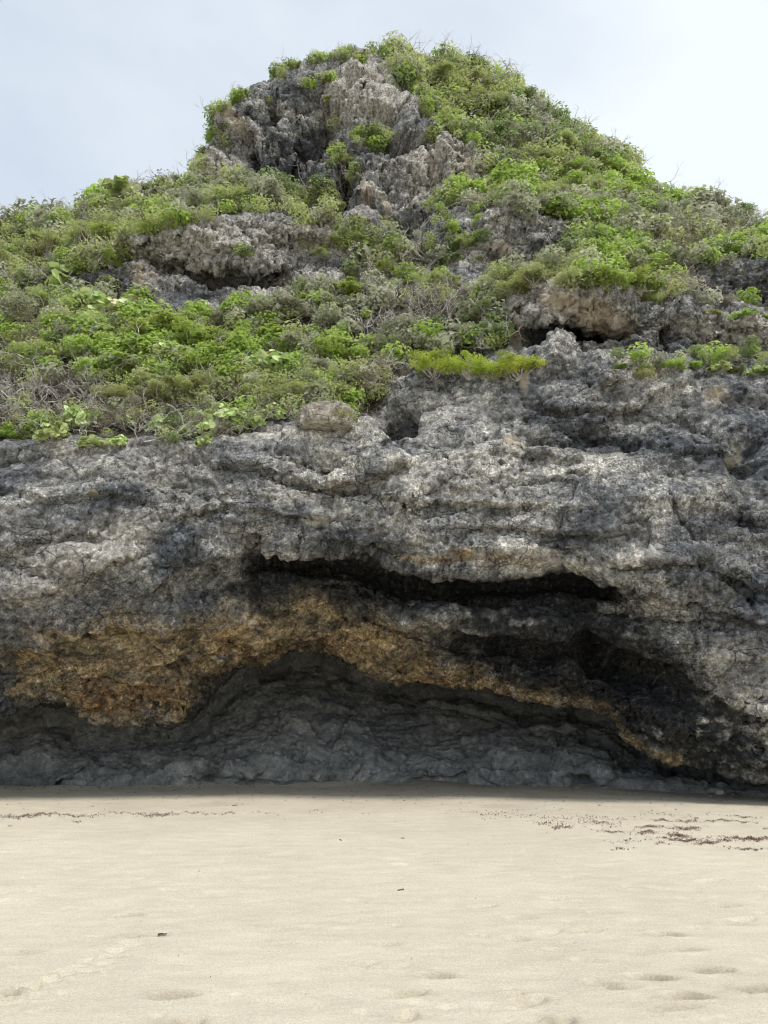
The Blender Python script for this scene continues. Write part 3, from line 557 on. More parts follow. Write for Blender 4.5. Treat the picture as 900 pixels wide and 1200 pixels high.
me = mesh_np('cliff', f2p, gq, (M_ROCK,), smooth=True,
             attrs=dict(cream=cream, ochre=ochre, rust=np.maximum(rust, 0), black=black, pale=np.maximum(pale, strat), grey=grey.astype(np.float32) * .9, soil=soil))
cliff = link('cliff', me)
tag(cliff, 'grey limestone cliff with a wide low cave and a rocky hill rising above it', 'cliff', kind='structure')

# surface lookup
PU, PV, PF = project(P2)
ROW0 = int(np.argmax(seg_id >= 16))
NRM = grid_normals(P2) * (-1 if FLIP else 1)
def surf(uq, vq, r0=None):
    c = int(np.clip(np.searchsorted(u, uq), 1, NC - 1))
    r0 = ROW0 if r0 is None else r0
    vv = PV[r0:, c]; s = np.nonzero((vv[:-1] - vq) * (vv[1:] - vq) <= 0)[0]
    if len(s) == 0: return None
    k = s[np.argmin(PF[r0:, c][s])] + r0
    return Vector(P2[k, c]), Vector(NRM[k, c]), float(PF[k, c])

# ------------------------------------------------------------------ sand
xs = np.concatenate([-np.geomspace(2500, 9.6, 40), np.linspace(-9.5, 9.5, 640), np.geomspace(9.6, 2500, 40)])
ys = np.concatenate([-np.geomspace(2500, 1, 30), np.linspace(-.5, 3.6, 40), np.geomspace(3.62, 20.5, 640), np.geomspace(20.7, 2500, 40)])
X, Yg = np.meshgrid(xs, ys); G = np.stack([X, Yg, 0 * X], -1).reshape(-1, 3)
near = np.exp(-(np.maximum(0, np.hypot(G[:, 0], G[:, 1] - 10) - 14) / 6) ** 2)
h = .035 * fbm(G, .45, 3, .5, 5.) + .010 * fbm(G, (1.1, 2.2, 1), 4, .6, 6.) + .0045 * fbm(G, (5., 9., 1), 3, .6, 7.)
h += .006 * np.abs(fbm(G, (2.2, 4.5, 1), 3, .6, 15.)) * sstep(6.5, 11, G[:, 1])
trample = fbm(G, (1.8, 2.6, 1), 3, .6, 29.)
h -= .009 * sstep(.12, .45, trample) * sstep(5.0, 6.5, G[:, 1] + .3 * G[:, 0])
def dent(uq, vq, ln, wd, depth, ang):
    global h
    gx, gy = ground_pt(uq, vq)
    m = np.nonzero((np.abs(G[:, 0] - gx) < ln * 2.2) & (np.abs(G[:, 1] - gy) < ln * 2.2))[0]
    if not len(m): return
    c, s = math.cos(ang), math.sin(ang); dx, dy = G[m, 0] - gx, G[m, 1] - gy
    a = (dx * c + dy * s) / ln; b_ = (-dx * s + dy * c) / wd
    b_ = b_ * (1 + .35 * a)          # heel narrower than ball
    r = np.sqrt(a * a + b_ * b_) + .10 * gnoise(G[m] * 9)
    h[m] += -1.25 * depth * (1 - sstep(.68, 1.0, r)) + depth * .25 * np.exp(-((r - 1.15) / .22) ** 2) - depth * .35 * np.exp(-(((a + .6) / .3) ** 2 + (b_ / .6) ** 2))
FOOT = [(835, 1137, .19, .085, .045, .2), (892, 1159, .19, .08, .045, .1), (764, 1146, .20, .07, .04, -.3), (805, 1168, .19, .08, .035, -.2), (790, 1181, .22, .07, .025, .1), (708, 1152, .17, .07, .025, -.5), (730, 1156, .15, .06, .02, 0),
        (783, 1096, .17, .07, .03, -.4), (803, 1113, .19, .06, .03, -.1), (708, 1070, .19, .07, .025, 0), (690, 1125, .17, .06, .018, -.3), (661, 1112, .17, .06, .018, -.2), (606, 1098, .13, .07, .018, -.4), (512, 1144, .17, .07, .035, -.2),
        (480, 1163, .16, .08, .03, .5), (622, 1172, .18, .08, .025, .8), (660, 1197, .15, .08, .035, 1.0), (205, 1167, .19, .085, .04, .2), (216, 1199, .15, .06, .03, 0), (150, 1073, .17, .07, .028, 0), (172, 1097, .22, .07, .03, .3), (225, 1195, .12, .06, .02, .3),
        (650, 1054, .18, .07, .02, -.1), (565, 1062, .18, .07, .02, .2), (850, 1060, .2, .08, .02, 0), (745, 1040, .2, .08, .02, 0), (455, 1105, .14, .07, .016, .1), (5, 1164, .16, .07, .03, 0), (20, 1116, .2, .08, .022, 0), (600, 1165, .1, .06, .02, .6),
        (475, 1190, .15, .08, .025, 1.2), (430, 1128, .12, .06, .015, .4), (862, 1083, .2, .07, .02, -.2), (690, 1090, .19, .07, .02, .1), (610, 1075, .2, .07, .018, -.1)]
foot_damp_shade = np.zeros(len(G), np.float32)
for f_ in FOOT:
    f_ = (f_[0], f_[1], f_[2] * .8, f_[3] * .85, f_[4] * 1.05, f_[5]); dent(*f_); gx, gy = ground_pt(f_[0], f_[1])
    foot_damp_shade += np.exp(-(((G[:, 0] - gx) / f_[2]) ** 2 + ((G[:, 1] - gy) / f_[3]) ** 2) * 1.2) * f_[4] * 22  # darkens each footprint: damp sand and painted-in shade of the dent
for i in range(10):
    uq = random.uniform(380, 1000) if i % 3 else random.uniform(-60, 400)
    dent(uq, random.uniform(1000, 1110), random.uniform(.12, .2), random.uniform(.06, .09), random.uniform(.010, .018), random.uniform(-.7, .7))
for i in range(110):
    dent(random.uniform(-20, 920), random.uniform(985, 1199), random.uniform(.035, .09), random.uniform(.025, .05), random.uniform(.004, .012), random.uniform(-1.5, 1.5))
for i in range(26):                      # scuffed trail across the lower left
    t = i / 25; dent(-20 + 210 * t + random.uniform(-10, 10), 1200 - 105 * t ** .8 + random.uniform(-4, 4), random.uniform(.06, .14), random.uniform(.03, .06), random.uniform(.010, .022), random.uniform(-.2, 1.0))
# low bank where the sand meets the rock
foot_y = np.interp(450 + F * G[:, 0] / np.maximum(G[:, 1] * cp, .1), u, base_Y)
h *= (.3 + .7 * near)
h += (.07 + .09 * fbm(G, (.7, .7, 1), 3, .5, 88.)) * np.exp(-((G[:, 1] - foot_y) / .55) ** 2)
G[:, 2] = h
damp_shade = np.exp(-(np.maximum(0, foot_y - .25 + .2 * trample - G[:, 1]) / .45) ** 2) * .75 * sstep(-1, 3, G[:, 0] + 1.5)
damp_shade = np.maximum(damp_shade, .25 * sstep(.0, .5, fbm(G, .5, 4, .6, 44.)) * sstep(12, 15, G[:, 1]))
damp_shade = np.clip(np.maximum(damp_shade, foot_damp_shade * (1 + trample)), 0, 1)
sand = link('sand', mesh_np('sand', G, grid_quads(len(ys), len(xs)), (M_SAND,), smooth=True, attrs=dict(damp_shade=damp_shade)))
tag(sand, 'pale beach sand with scattered soft footprints', 'sand', kind='structure')
HG = h.reshape(len(ys), len(xs))
def sand_z(x, y):
    i = int(np.clip(np.searchsorted(ys, y), 0, len(ys) - 1)); j = int(np.clip(np.searchsorted(xs, x), 0, len(xs) - 1)); return float(HG[i, j])

# ------------------------------------------------------------------ plant builders
def rand_unit(n, g): v = g.normal(size=(n, 3)); return v / np.linalg.norm(v, axis=1)[:, None]
def leaves(pos, nrm, size, aspect, g, round_=False):
    """one small folded face (or round disc) per leaf -> verts, quads, tris"""
    n = len(pos); nrm = nrm / (np.linalg.norm(nrm, axis=1)[:, None] + 1e-9)
    t = np.cross(nrm, rand_unit(n, g)); t /= np.linalg.norm(t, axis=1)[:, None] + 1e-9
    b = np.cross(nrm, t); s = size[:, None]
    if round_:
        k = 6; V = []
        for i in range(k):
            a = 2 * math.pi * i / k
            V.append(pos + s * (t * math.cos(a) * (.56 if i else .5) + b * math.sin(a) * .52) + nrm * s * (.10 if i in (1, 2) else -.05))
        V = np.stack(V, 1).reshape(-1, 3); o = np.arange(n)[:, None] * k
        return V, np.concatenate([o + [0, 1, 2, 3], o + [0, 3, 4, 5]], 1).reshape(-1, 4)
    V = np.stack([pos - t * s * .5, pos + b * s * .5 * aspect + nrm * s * .12, pos + t * s * .5, pos - b * s * .5 * aspect + nrm * s * .12], 1).reshape(-1, 3)
    return V, (np.arange(n)[:, None] * 4 + [0, 1, 2, 3])
def tubes(segs):
    """segs: array [n,8] p0 p1 r0 r1 -> three sided tapering tubes"""
    S = np.asarray(segs, float); n = len(S); p0, p1, r0, r1 = S[:, :3], S[:, 3:6], S[:, 6:7], S[:, 7:8]
    d_ = p1 - p0; d_ /= np.linalg.norm(d_, axis=1)[:, None] + 1e-9
    a = np.cross(d_, [.3, .9, .31]); a /= np.linalg.norm(a, axis=1)[:, None] + 1e-9; b = np.cross(d_, a)
    V = []
    for p, r in ((p0, r0), (p1, r1)):
        for k in range(3):
            t = 2 * math.pi * k / 3; V.append(p + r * (a * math.cos(t) + b * math.sin(t)))
    V = np.stack(V, 1).reshape(-1, 3); o = np.arange(n)[:, None] * 6
    q = np.concatenate([o + [0, 1, 4, 3], o + [1, 2, 5, 4], o + [2, 0, 3, 5]], 1).reshape(-1, 4)
    return V, q
def branches(g, n0, length, r, depth, spread=.8, up=.5, base=(0, 0, 0), bend=.35, kids=3):
    segs = []
    def grow(p, d_, ln, r, dep):
        k = 3
        for i in range(k):
            d_ = d_ + g.normal(size=3) * bend * .55 + np.array([0, 0, .05]); d_ /= np.linalg.norm(d_)
            q = p + d_ * ln / k; r2 = r * .86
            segs.append((*p, *q, r, r2)); p, r = q, r2
            if dep > 0 and i >= 1:
                for _ in range(max(1, kids - (i == 1))):
                    nd = d_ + g.normal(size=3) * spread; nd /= np.linalg.norm(nd)
                    grow(p, nd, ln * g.uniform(.5, .8), r * .62, dep - 1)
    for i in range(n0):
        a = g.uniform(0, 2 * math.pi); d_ = np.array([math.cos(a) * spread, math.sin(a) * spread, up + g.uniform(0, .6)]); d_ /= np.linalg.norm(d_)
        grow(np.array(base, float) + np.array([math.cos(a), math.sin(a), 0]) * g.uniform(0, .12), d_, length * g.uniform(.7, 1.1), r, depth)
    return np.array(segs)
SPEC = {   # leaves, leaf size, aspect, clumps, squash, upwards bias
 'lime':   (7000, .055, .60, 40, .62, .55, False),
 'bright': (5200, .09, .62, 26, .80, .6, False),
 'olive':  (6200, .068, .50, 30, .75, .45, False),
 'dark':   (5200, .080, .60, 24, .85, .4, False),
 'sage':   (3600, .085, .65, 26, .85, .35, False),
 'grape':  (460, .23, 1., 20, .85, .35, True),
 'dry':    (2200, .045, .35, 26, .75, .1, False),
}
def foliage_arrays(kind, g, R=1., n=None):
    cnt, ls, asp, ncl, sq, upb, rd = SPEC[kind]; n = n or cnt
    c = rand_unit(ncl, g); c[:, 2] = np.abs(c[:, 2]) * 1.1 - .1; c *= g.uniform(.30, 1.0, (ncl, 1)) * R
    rad = g.uniform(.14, .42, ncl) * R
    k = g.integers(0, ncl, n); dv = rand_unit(n, g); rr = g.random(n) ** .42
    pos = c[k] + dv * (rad[k] * rr)[:, None]; pos[:, 2] = pos[:, 2] * sq + .18 * R
    pos[:, 2] = np.maximum(pos[:, 2], g.uniform(-.05, .15, n) * R)
    nrm = dv * .8 + rand_unit(n, g) * .8 + np.array([0, 0, upb])
    size = 1.25 * ls * g.uniform(.6, 1.35, n)
    V, q = leaves(pos, nrm, size, asp, g, rd)
    rnd = np.clip(g.random(ncl)[k] * .55 + g.random(n) * .45, 0, 1)
    if rd: rnd = np.repeat(rnd if False else g.random(n), 2)
    return V, q, rnd, c
MESHES = {}
def build_kind(kind, nvar=3):
    out = []
    for i in range(nvar):
        g = np.random.default_rng(hash((len(kind), i, ord(kind[0]), ord(kind[1]))) % 99991)
        if kind == 'bare':
            s = branches(g, 8, .52, .028, 3, 1.0, .3, kids=2, bend=.6)
            V, q = tubes(s); out.append((None, mesh_np('bare_branches', V, q, (M_TWIG,)))); continue
        V, q, rnd, c = foliage_arrays(kind, g)
        fol = mesh_np(kind + '_foliage', V, q, (LM[kind],), fattrs=dict(rnd=rnd))
        segs = []
        for cc in c:                                # a stem out to every clump
            p = np.array([0, 0, -.15]); tgt = np.array([cc[0], cc[1], cc[2] * SPEC[kind][4] + .18]); m = 4; r = .022
            for j in range(m):
                q2 = p + (tgt - p) / (m - j) + g.normal(size=3) * .05; segs.append((*p, *q2, r, r * .75)); r *= .75; p = q2
            for _ in range(3): segs.append((*p, *(p + g.normal(size=3) * .14), r, r * .5))
        if kind in ('sage', 'grape', 'dry', 'olive'):
            segs += [tuple(x) for x in branches(g, 4, .5, .014, 2, .9, .5, kids=2)]
        V, q = tubes(segs)
        out.append((fol, mesh_np(kind + '_stems', V, q, (M_TWIG if kind != 'dry' else M_BROWN,))))
    return out
for k_ in ('lime', 'bright', 'olive', 'dark', 'sage', 'grape', 'dry', 'bare'): MESHES[k_] = build_kind(k_, 3 if k_ != 'lime' else 3)

# where each kind dominates (u, v, ru, rv, kind, weight)
KM = [(120, 410, 60, 20, 'bright', 2), (220, 400, 70, 40, 'bright', 3.4), (300, 420, 50, 30, 'bright', 2.4), (110, 420, 40, 16, 'lime', .7), (160, 450, 80, 12, 'olive', 3), (350, 455, 80, 16, 'olive', 3.2), (60, 380, 60, 30, 'olive', 1.6),
      (30, 450, 60, 40, 'bare', 3.4), (120, 470, 90, 18, 'bare', 2.2), (200, 495, 160, 16, 'dry', 2.2), (200, 500, 170, 16, 'bare', 2.4), (20, 508, 40, 8, 'bright', 1.2), (200, 505, 150, 10, 'grape', .5), (460, 365, 70, 36, 'bare', 3.0), (380, 360, 80, 40, 'sage', 2.4), (520, 340, 40, 30, 'bare', 2), (480, 400, 50, 20, 'sage', 1.2),
      (430, 450, 20, 30, 'dry', 3), (400, 400, 50, 20, 'bright', 1.0), (320, 360, 40, 14, 'bright', 1.2), (100, 348, 90, 14, 'sage', 2.2), (100, 345, 90, 16, 'grape', .8), (20, 345, 40, 14, 'bright', .8), (560, 375, 40, 16, 'dark', 1.4), (330, 430, 40, 20, 'grape', .6), (560, 400, 40, 10, 'dark', 1),
      (60, 270, 80, 14, 'sage', 1.6), (40, 300, 80, 22, 'olive', 2), (140, 270, 70, 22, 'olive', 2.4), (190, 225, 40, 12, 'dark', 1.2), (190, 225, 40, 12, 'sage', 1.6), (280, 235, 60, 18, 'olive', 1.6), (260, 240, 60, 14, 'sage', 1.2), (330, 225, 40, 14, 'dark', .8), (340, 245, 50, 10, 'olive', 2), (10, 325, 60, 10, 'bare', 2), (150, 250, 60, 20, 'bright', .8),
      (540, 90, 50, 22, 'olive', 3), (500, 75, 30, 12, 'olive', 2), (560, 130, 40, 24, 'olive', 2.6), (600, 150, 30, 30, 'sage', 1.6), (580, 180, 30, 24, 'dark', 2.2), (550, 160, 16, 20, 'bright', 1.4), (640, 150, 40, 20, 'dark', 2.4), (690, 180, 50, 18, 'dark', 1.2), (690, 185, 50, 24, 'olive', 1.5),
      (540, 75, 30, 10, 'dark', 1.4), (590, 225, 80, 10, 'bright', 2.2), (640, 215, 50, 20, 'olive', 2.), (700, 230, 60, 30, 'bright', 2.0), (690, 275, 50, 24, 'bright', 2.4), (620, 240, 50, 12, 'sage', 2.), (830, 260, 70, 24, 'sage', 3), (860, 255, 50, 18, 'dark', 1.4), (780, 280, 50, 24, 'bare', 1.0),
      (820, 285, 50, 12, 'dry', 2.2), (790, 330, 24, 26, 'dry', 3), (640, 320, 60, 14, 'olive', 3), (720, 320, 50, 18, 'bright', 1.8), (740, 345, 60, 10, 'olive', 2), (850, 370, 60, 8, 'olive', 2), (760, 250, 50, 16, 'bright', 1.4), (890, 290, 30, 20, 'bright', 1.4)]
def pick_kind(uq, vq, g):
    w = {'bright': .35, 'olive': .55, 'dark': .35, 'sage': .45, 'bare': .38, 'dry': .18, 'grape': .03, 'lime': 0}
    for cu, cv_, ru, rv, k, a in KM:
        w[k] += a * math.exp(-((uq - cu) / ru) ** 2 - ((vq - cv_) / rv) ** 2)
    ks = list(w); p = np.array([w[k] for k in ks]) ** 1.5; return ks[g.choice(len(ks), p=p / p.sum())]

# ------------------------------------------------------------------ undergrowth: low scrub nobody could count
g = np.random.default_rng(21)
CL = {}
for k_ in SPEC:
    CL[k_] = []
    for i in range(4):
        V, q, rnd, c = foliage_arrays(k_, g, 1., {'grape': 36}.get(k_, 230))
        CL[k_].append((V, q, rnd))
CLB = []
for i in range(5):
    CLB.append(tubes(branches(g, 4, .8, .022, 2, .9, .6, kids=2)))
# clump meshes are built at radius 1 m; leaves keep their size while the clump shrinks
def clump_arrays(kind, R):
    out = []
    for i in range(6):
        cnt, ls, asp, ncl, sq, upb, rd = SPEC[kind]
        n = 20 if kind == 'grape' else 170
        pos = rand_unit(n, g) * (g.random((n, 1)) ** .4) * R; pos[:, 2] = pos[:, 2] * .75 + .25 * R
        nrm = pos / R + rand_unit(n, g) * .8 + np.array([0, 0, upb])
        V, q = leaves(pos, nrm, ls * (1.45 if not rd else 1.) * g.uniform(.6, 1.3, n), asp, g, rd)
        rnd = np.clip(g.random() * .5 + g.random(n) * .5, 0, 1); rnd = np.repeat(rnd, 2) if rd else rnd
        out.append((V, q, rnd))
    return out
CLS = {k_: clump_arrays(k_, .36) for k_ in SPEC}
CLT = [tubes(branches(g, 3, .30, .011, 2, 1.1, .2, kids=2, bend=.6)) for _ in range(8)]
matorder = list(SPEC) + ['twig', 'brown']
UV_, UQ, UR, UM = [], [], [], []; voff = 0
def add_arr(V, q, rnd, mi, T, sc, ang):
    global voff
    c, s = math.cos(ang), math.sin(ang)
    W = V * sc; W = np.stack([W[:, 0] * c - W[:, 1] * s, W[:, 0] * s + W[:, 1] * c, W[:, 2]], 1) + np.asarray(T)
    UV_.append(W.astype(np.float32)); UQ.append((q + voff).astype(np.int32)); UR.append(rnd.astype(np.float32)); UM.append(np.full(len(q), mi, np.int32)); voff += len(W)
zones = [(Z_TERR, 8.5), (Z_LEFT, 8.), (Z_HILL, 7.5), (Z_BAND, 8), (Z_CENT, 12)]
extra_patch = [(325, 84, 14, 8), (250, 140, 10, 20), (238, 170, 6, 24), (232, 195, 12, 8), (280, 112, 22, 8), (380, 68, 20, 5), (360, 100, 4, 4), (380, 92, 8, 3), (406, 66, 12, 8), (430, 165, 16, 12), (445, 158, 12, 8), (398, 188, 10, 8), (395, 175, 6, 10),
               (415, 205, 10, 6), (420, 62, 20, 5), (470, 62, 14, 6), (560, 262, 8, 14), (525, 258, 10, 40), (545, 283, 14, 6), (290, 300, 10, 4), (395, 285, 24, 6), (450, 300, 30, 14), (490, 330, 24, 10), (850, 415, 40, 6), (420, 280, 20, 8), (500, 155, 12, 6),
               (490, 130, 6, 10), (300, 245, 10, 4), (450, 68, 6, 10), (118, 305, 30, 8)]
pts = []
for zp, spc in zones:
    a = np.array(zp); x0, x1 = max(-420, a[:, 0].min()), min(1320, a[:, 0].max()); y0, y1 = a[:, 1].min(), a[:, 1].max()
    for yy in np.arange(y0, y1, spc):
        for xx in np.arange(x0, x1, spc * (1 if True else 1)):
            out_f = xx < -30 or xx > 930
            if out_f and g.random() < .6: continue
            xq, yq = xx + g.uniform(-.6, .6) * spc, yy + g.uniform(-.6, .6) * spc
            if inpoly(np.array(xq), np.array(yq), zp) and not inpoly(np.array(xq), np.array(yq), ROCK2): pts.append((xq, yq, 1.7 if out_f else 1.))
for cu, cv_, ru, rv in extra_patch:
    for i in range(int(ru * rv / 14) + 3):
        pts.append((cu + g.normal() * ru * .6, cv_ + g.normal() * rv * .6, -.6))
sv = it(SKY_V, np.array([p[0] for p in pts]))
for (xq, yq, szf), sk in zip(pts, sv):
    yq = max(yq, sk + 2.5)
    s_ = surf(xq, yq)
    if s_ is None: continue
    p, n, fd = s_
    lum = gnoise(np.array([[p.x * .55, p.y * .55, p.z * .55]]))[0]
    if szf > 0 and lum < -.22 and g.random() < .65: continue                 # gaps where rock and soil show
    px = fd / F; kind = pick_kind(xq, yq, g); low = szf < 0; szf = abs(szf)
    if low: kind = g.choice(['olive', 'dark', 'bright', 'olive'])
    sc = np.clip(13 * px / .36 * g.uniform(.45, 1.5), .3, 2.2) * szf
    lift = (0 if low else max(0, .15 + .55 * lum + g.uniform(-.1, .25)) * .7) * (.5 if fd < 20 and yq > 480 else 1)
    T = (p.x + n.x * .12, p.y + n.y * .12, p.z + lift)
    ang = g.uniform(0, 6.28)
    if kind == 'bare' or g.random() < .36:
        V, q = CLT[g.integers(8)]; add_arr(V, q, np.full(len(q), .5), matorder.index('twig' if g.random() < .75 else 'brown'), (T[0], T[1], T[2] - .1), sc * 1.5, ang)
        if kind == 'bare':
            if g.random() < .5: V, q = CLT[g.integers(8)]; add_arr(V, q, np.full(len(q), .5), matorder.index('brown'), T, sc * 1.2, ang + 2)
            continue
    V, q, r = CLS[kind][g.integers(6)]; add_arr(V, q, r, matorder.index(kind), T, sc, ang)
print('undergrowth faces', sum(len(x) for x in UQ))
ug = link('undergrowth', mesh_np('undergrowth', np.concatenate(UV_), np.concatenate(UQ), [LM[k] for k in SPEC] + [M_TWIG, M_BROWN], fattrs=dict(rnd=np.concatenate(UR)), mat_idx=np.concatenate(UM)))
tag(ug, 'low tangled green and grey scrub covering the ledges and the hill', 'undergrowth', kind='stuff')

# ------------------------------------------------------------------ single shrubs
LOOK = {'lime': ('shrub', 'bright lime green cushion shrub'), 'bright': ('shrub', 'fresh green leafy shrub'), 'olive': ('shrub', 'yellowish olive small-leaved shrub'), 'dark': ('shrub', 'dark green dense shrub'),
        'sage': ('shrub', 'grey-green loose shrub'), 'grape': ('shrub', 'sea grape shrub with big round leaves'), 'dry': ('shrub', 'brown dry twiggy shrub'), 'bare': ('dead shrub', 'leafless pale grey shrub')}
NAME = {'lime': 'cushion_shrub', 'bright': 'green_shrub', 'olive': 'olive_shrub', 'dark': 'dark_shrub', 'sage': 'grey_green_shrub', 'grape': 'sea_grape_shrub', 'dry': 'dry_shrub', 'bare': 'dead_shrub'}
ORD = ['first', 'second', 'third', 'fourth', 'fifth', 'sixth', 'seventh', 'eighth', 'ninth', 'tenth', 'eleventh', 'twelfth']
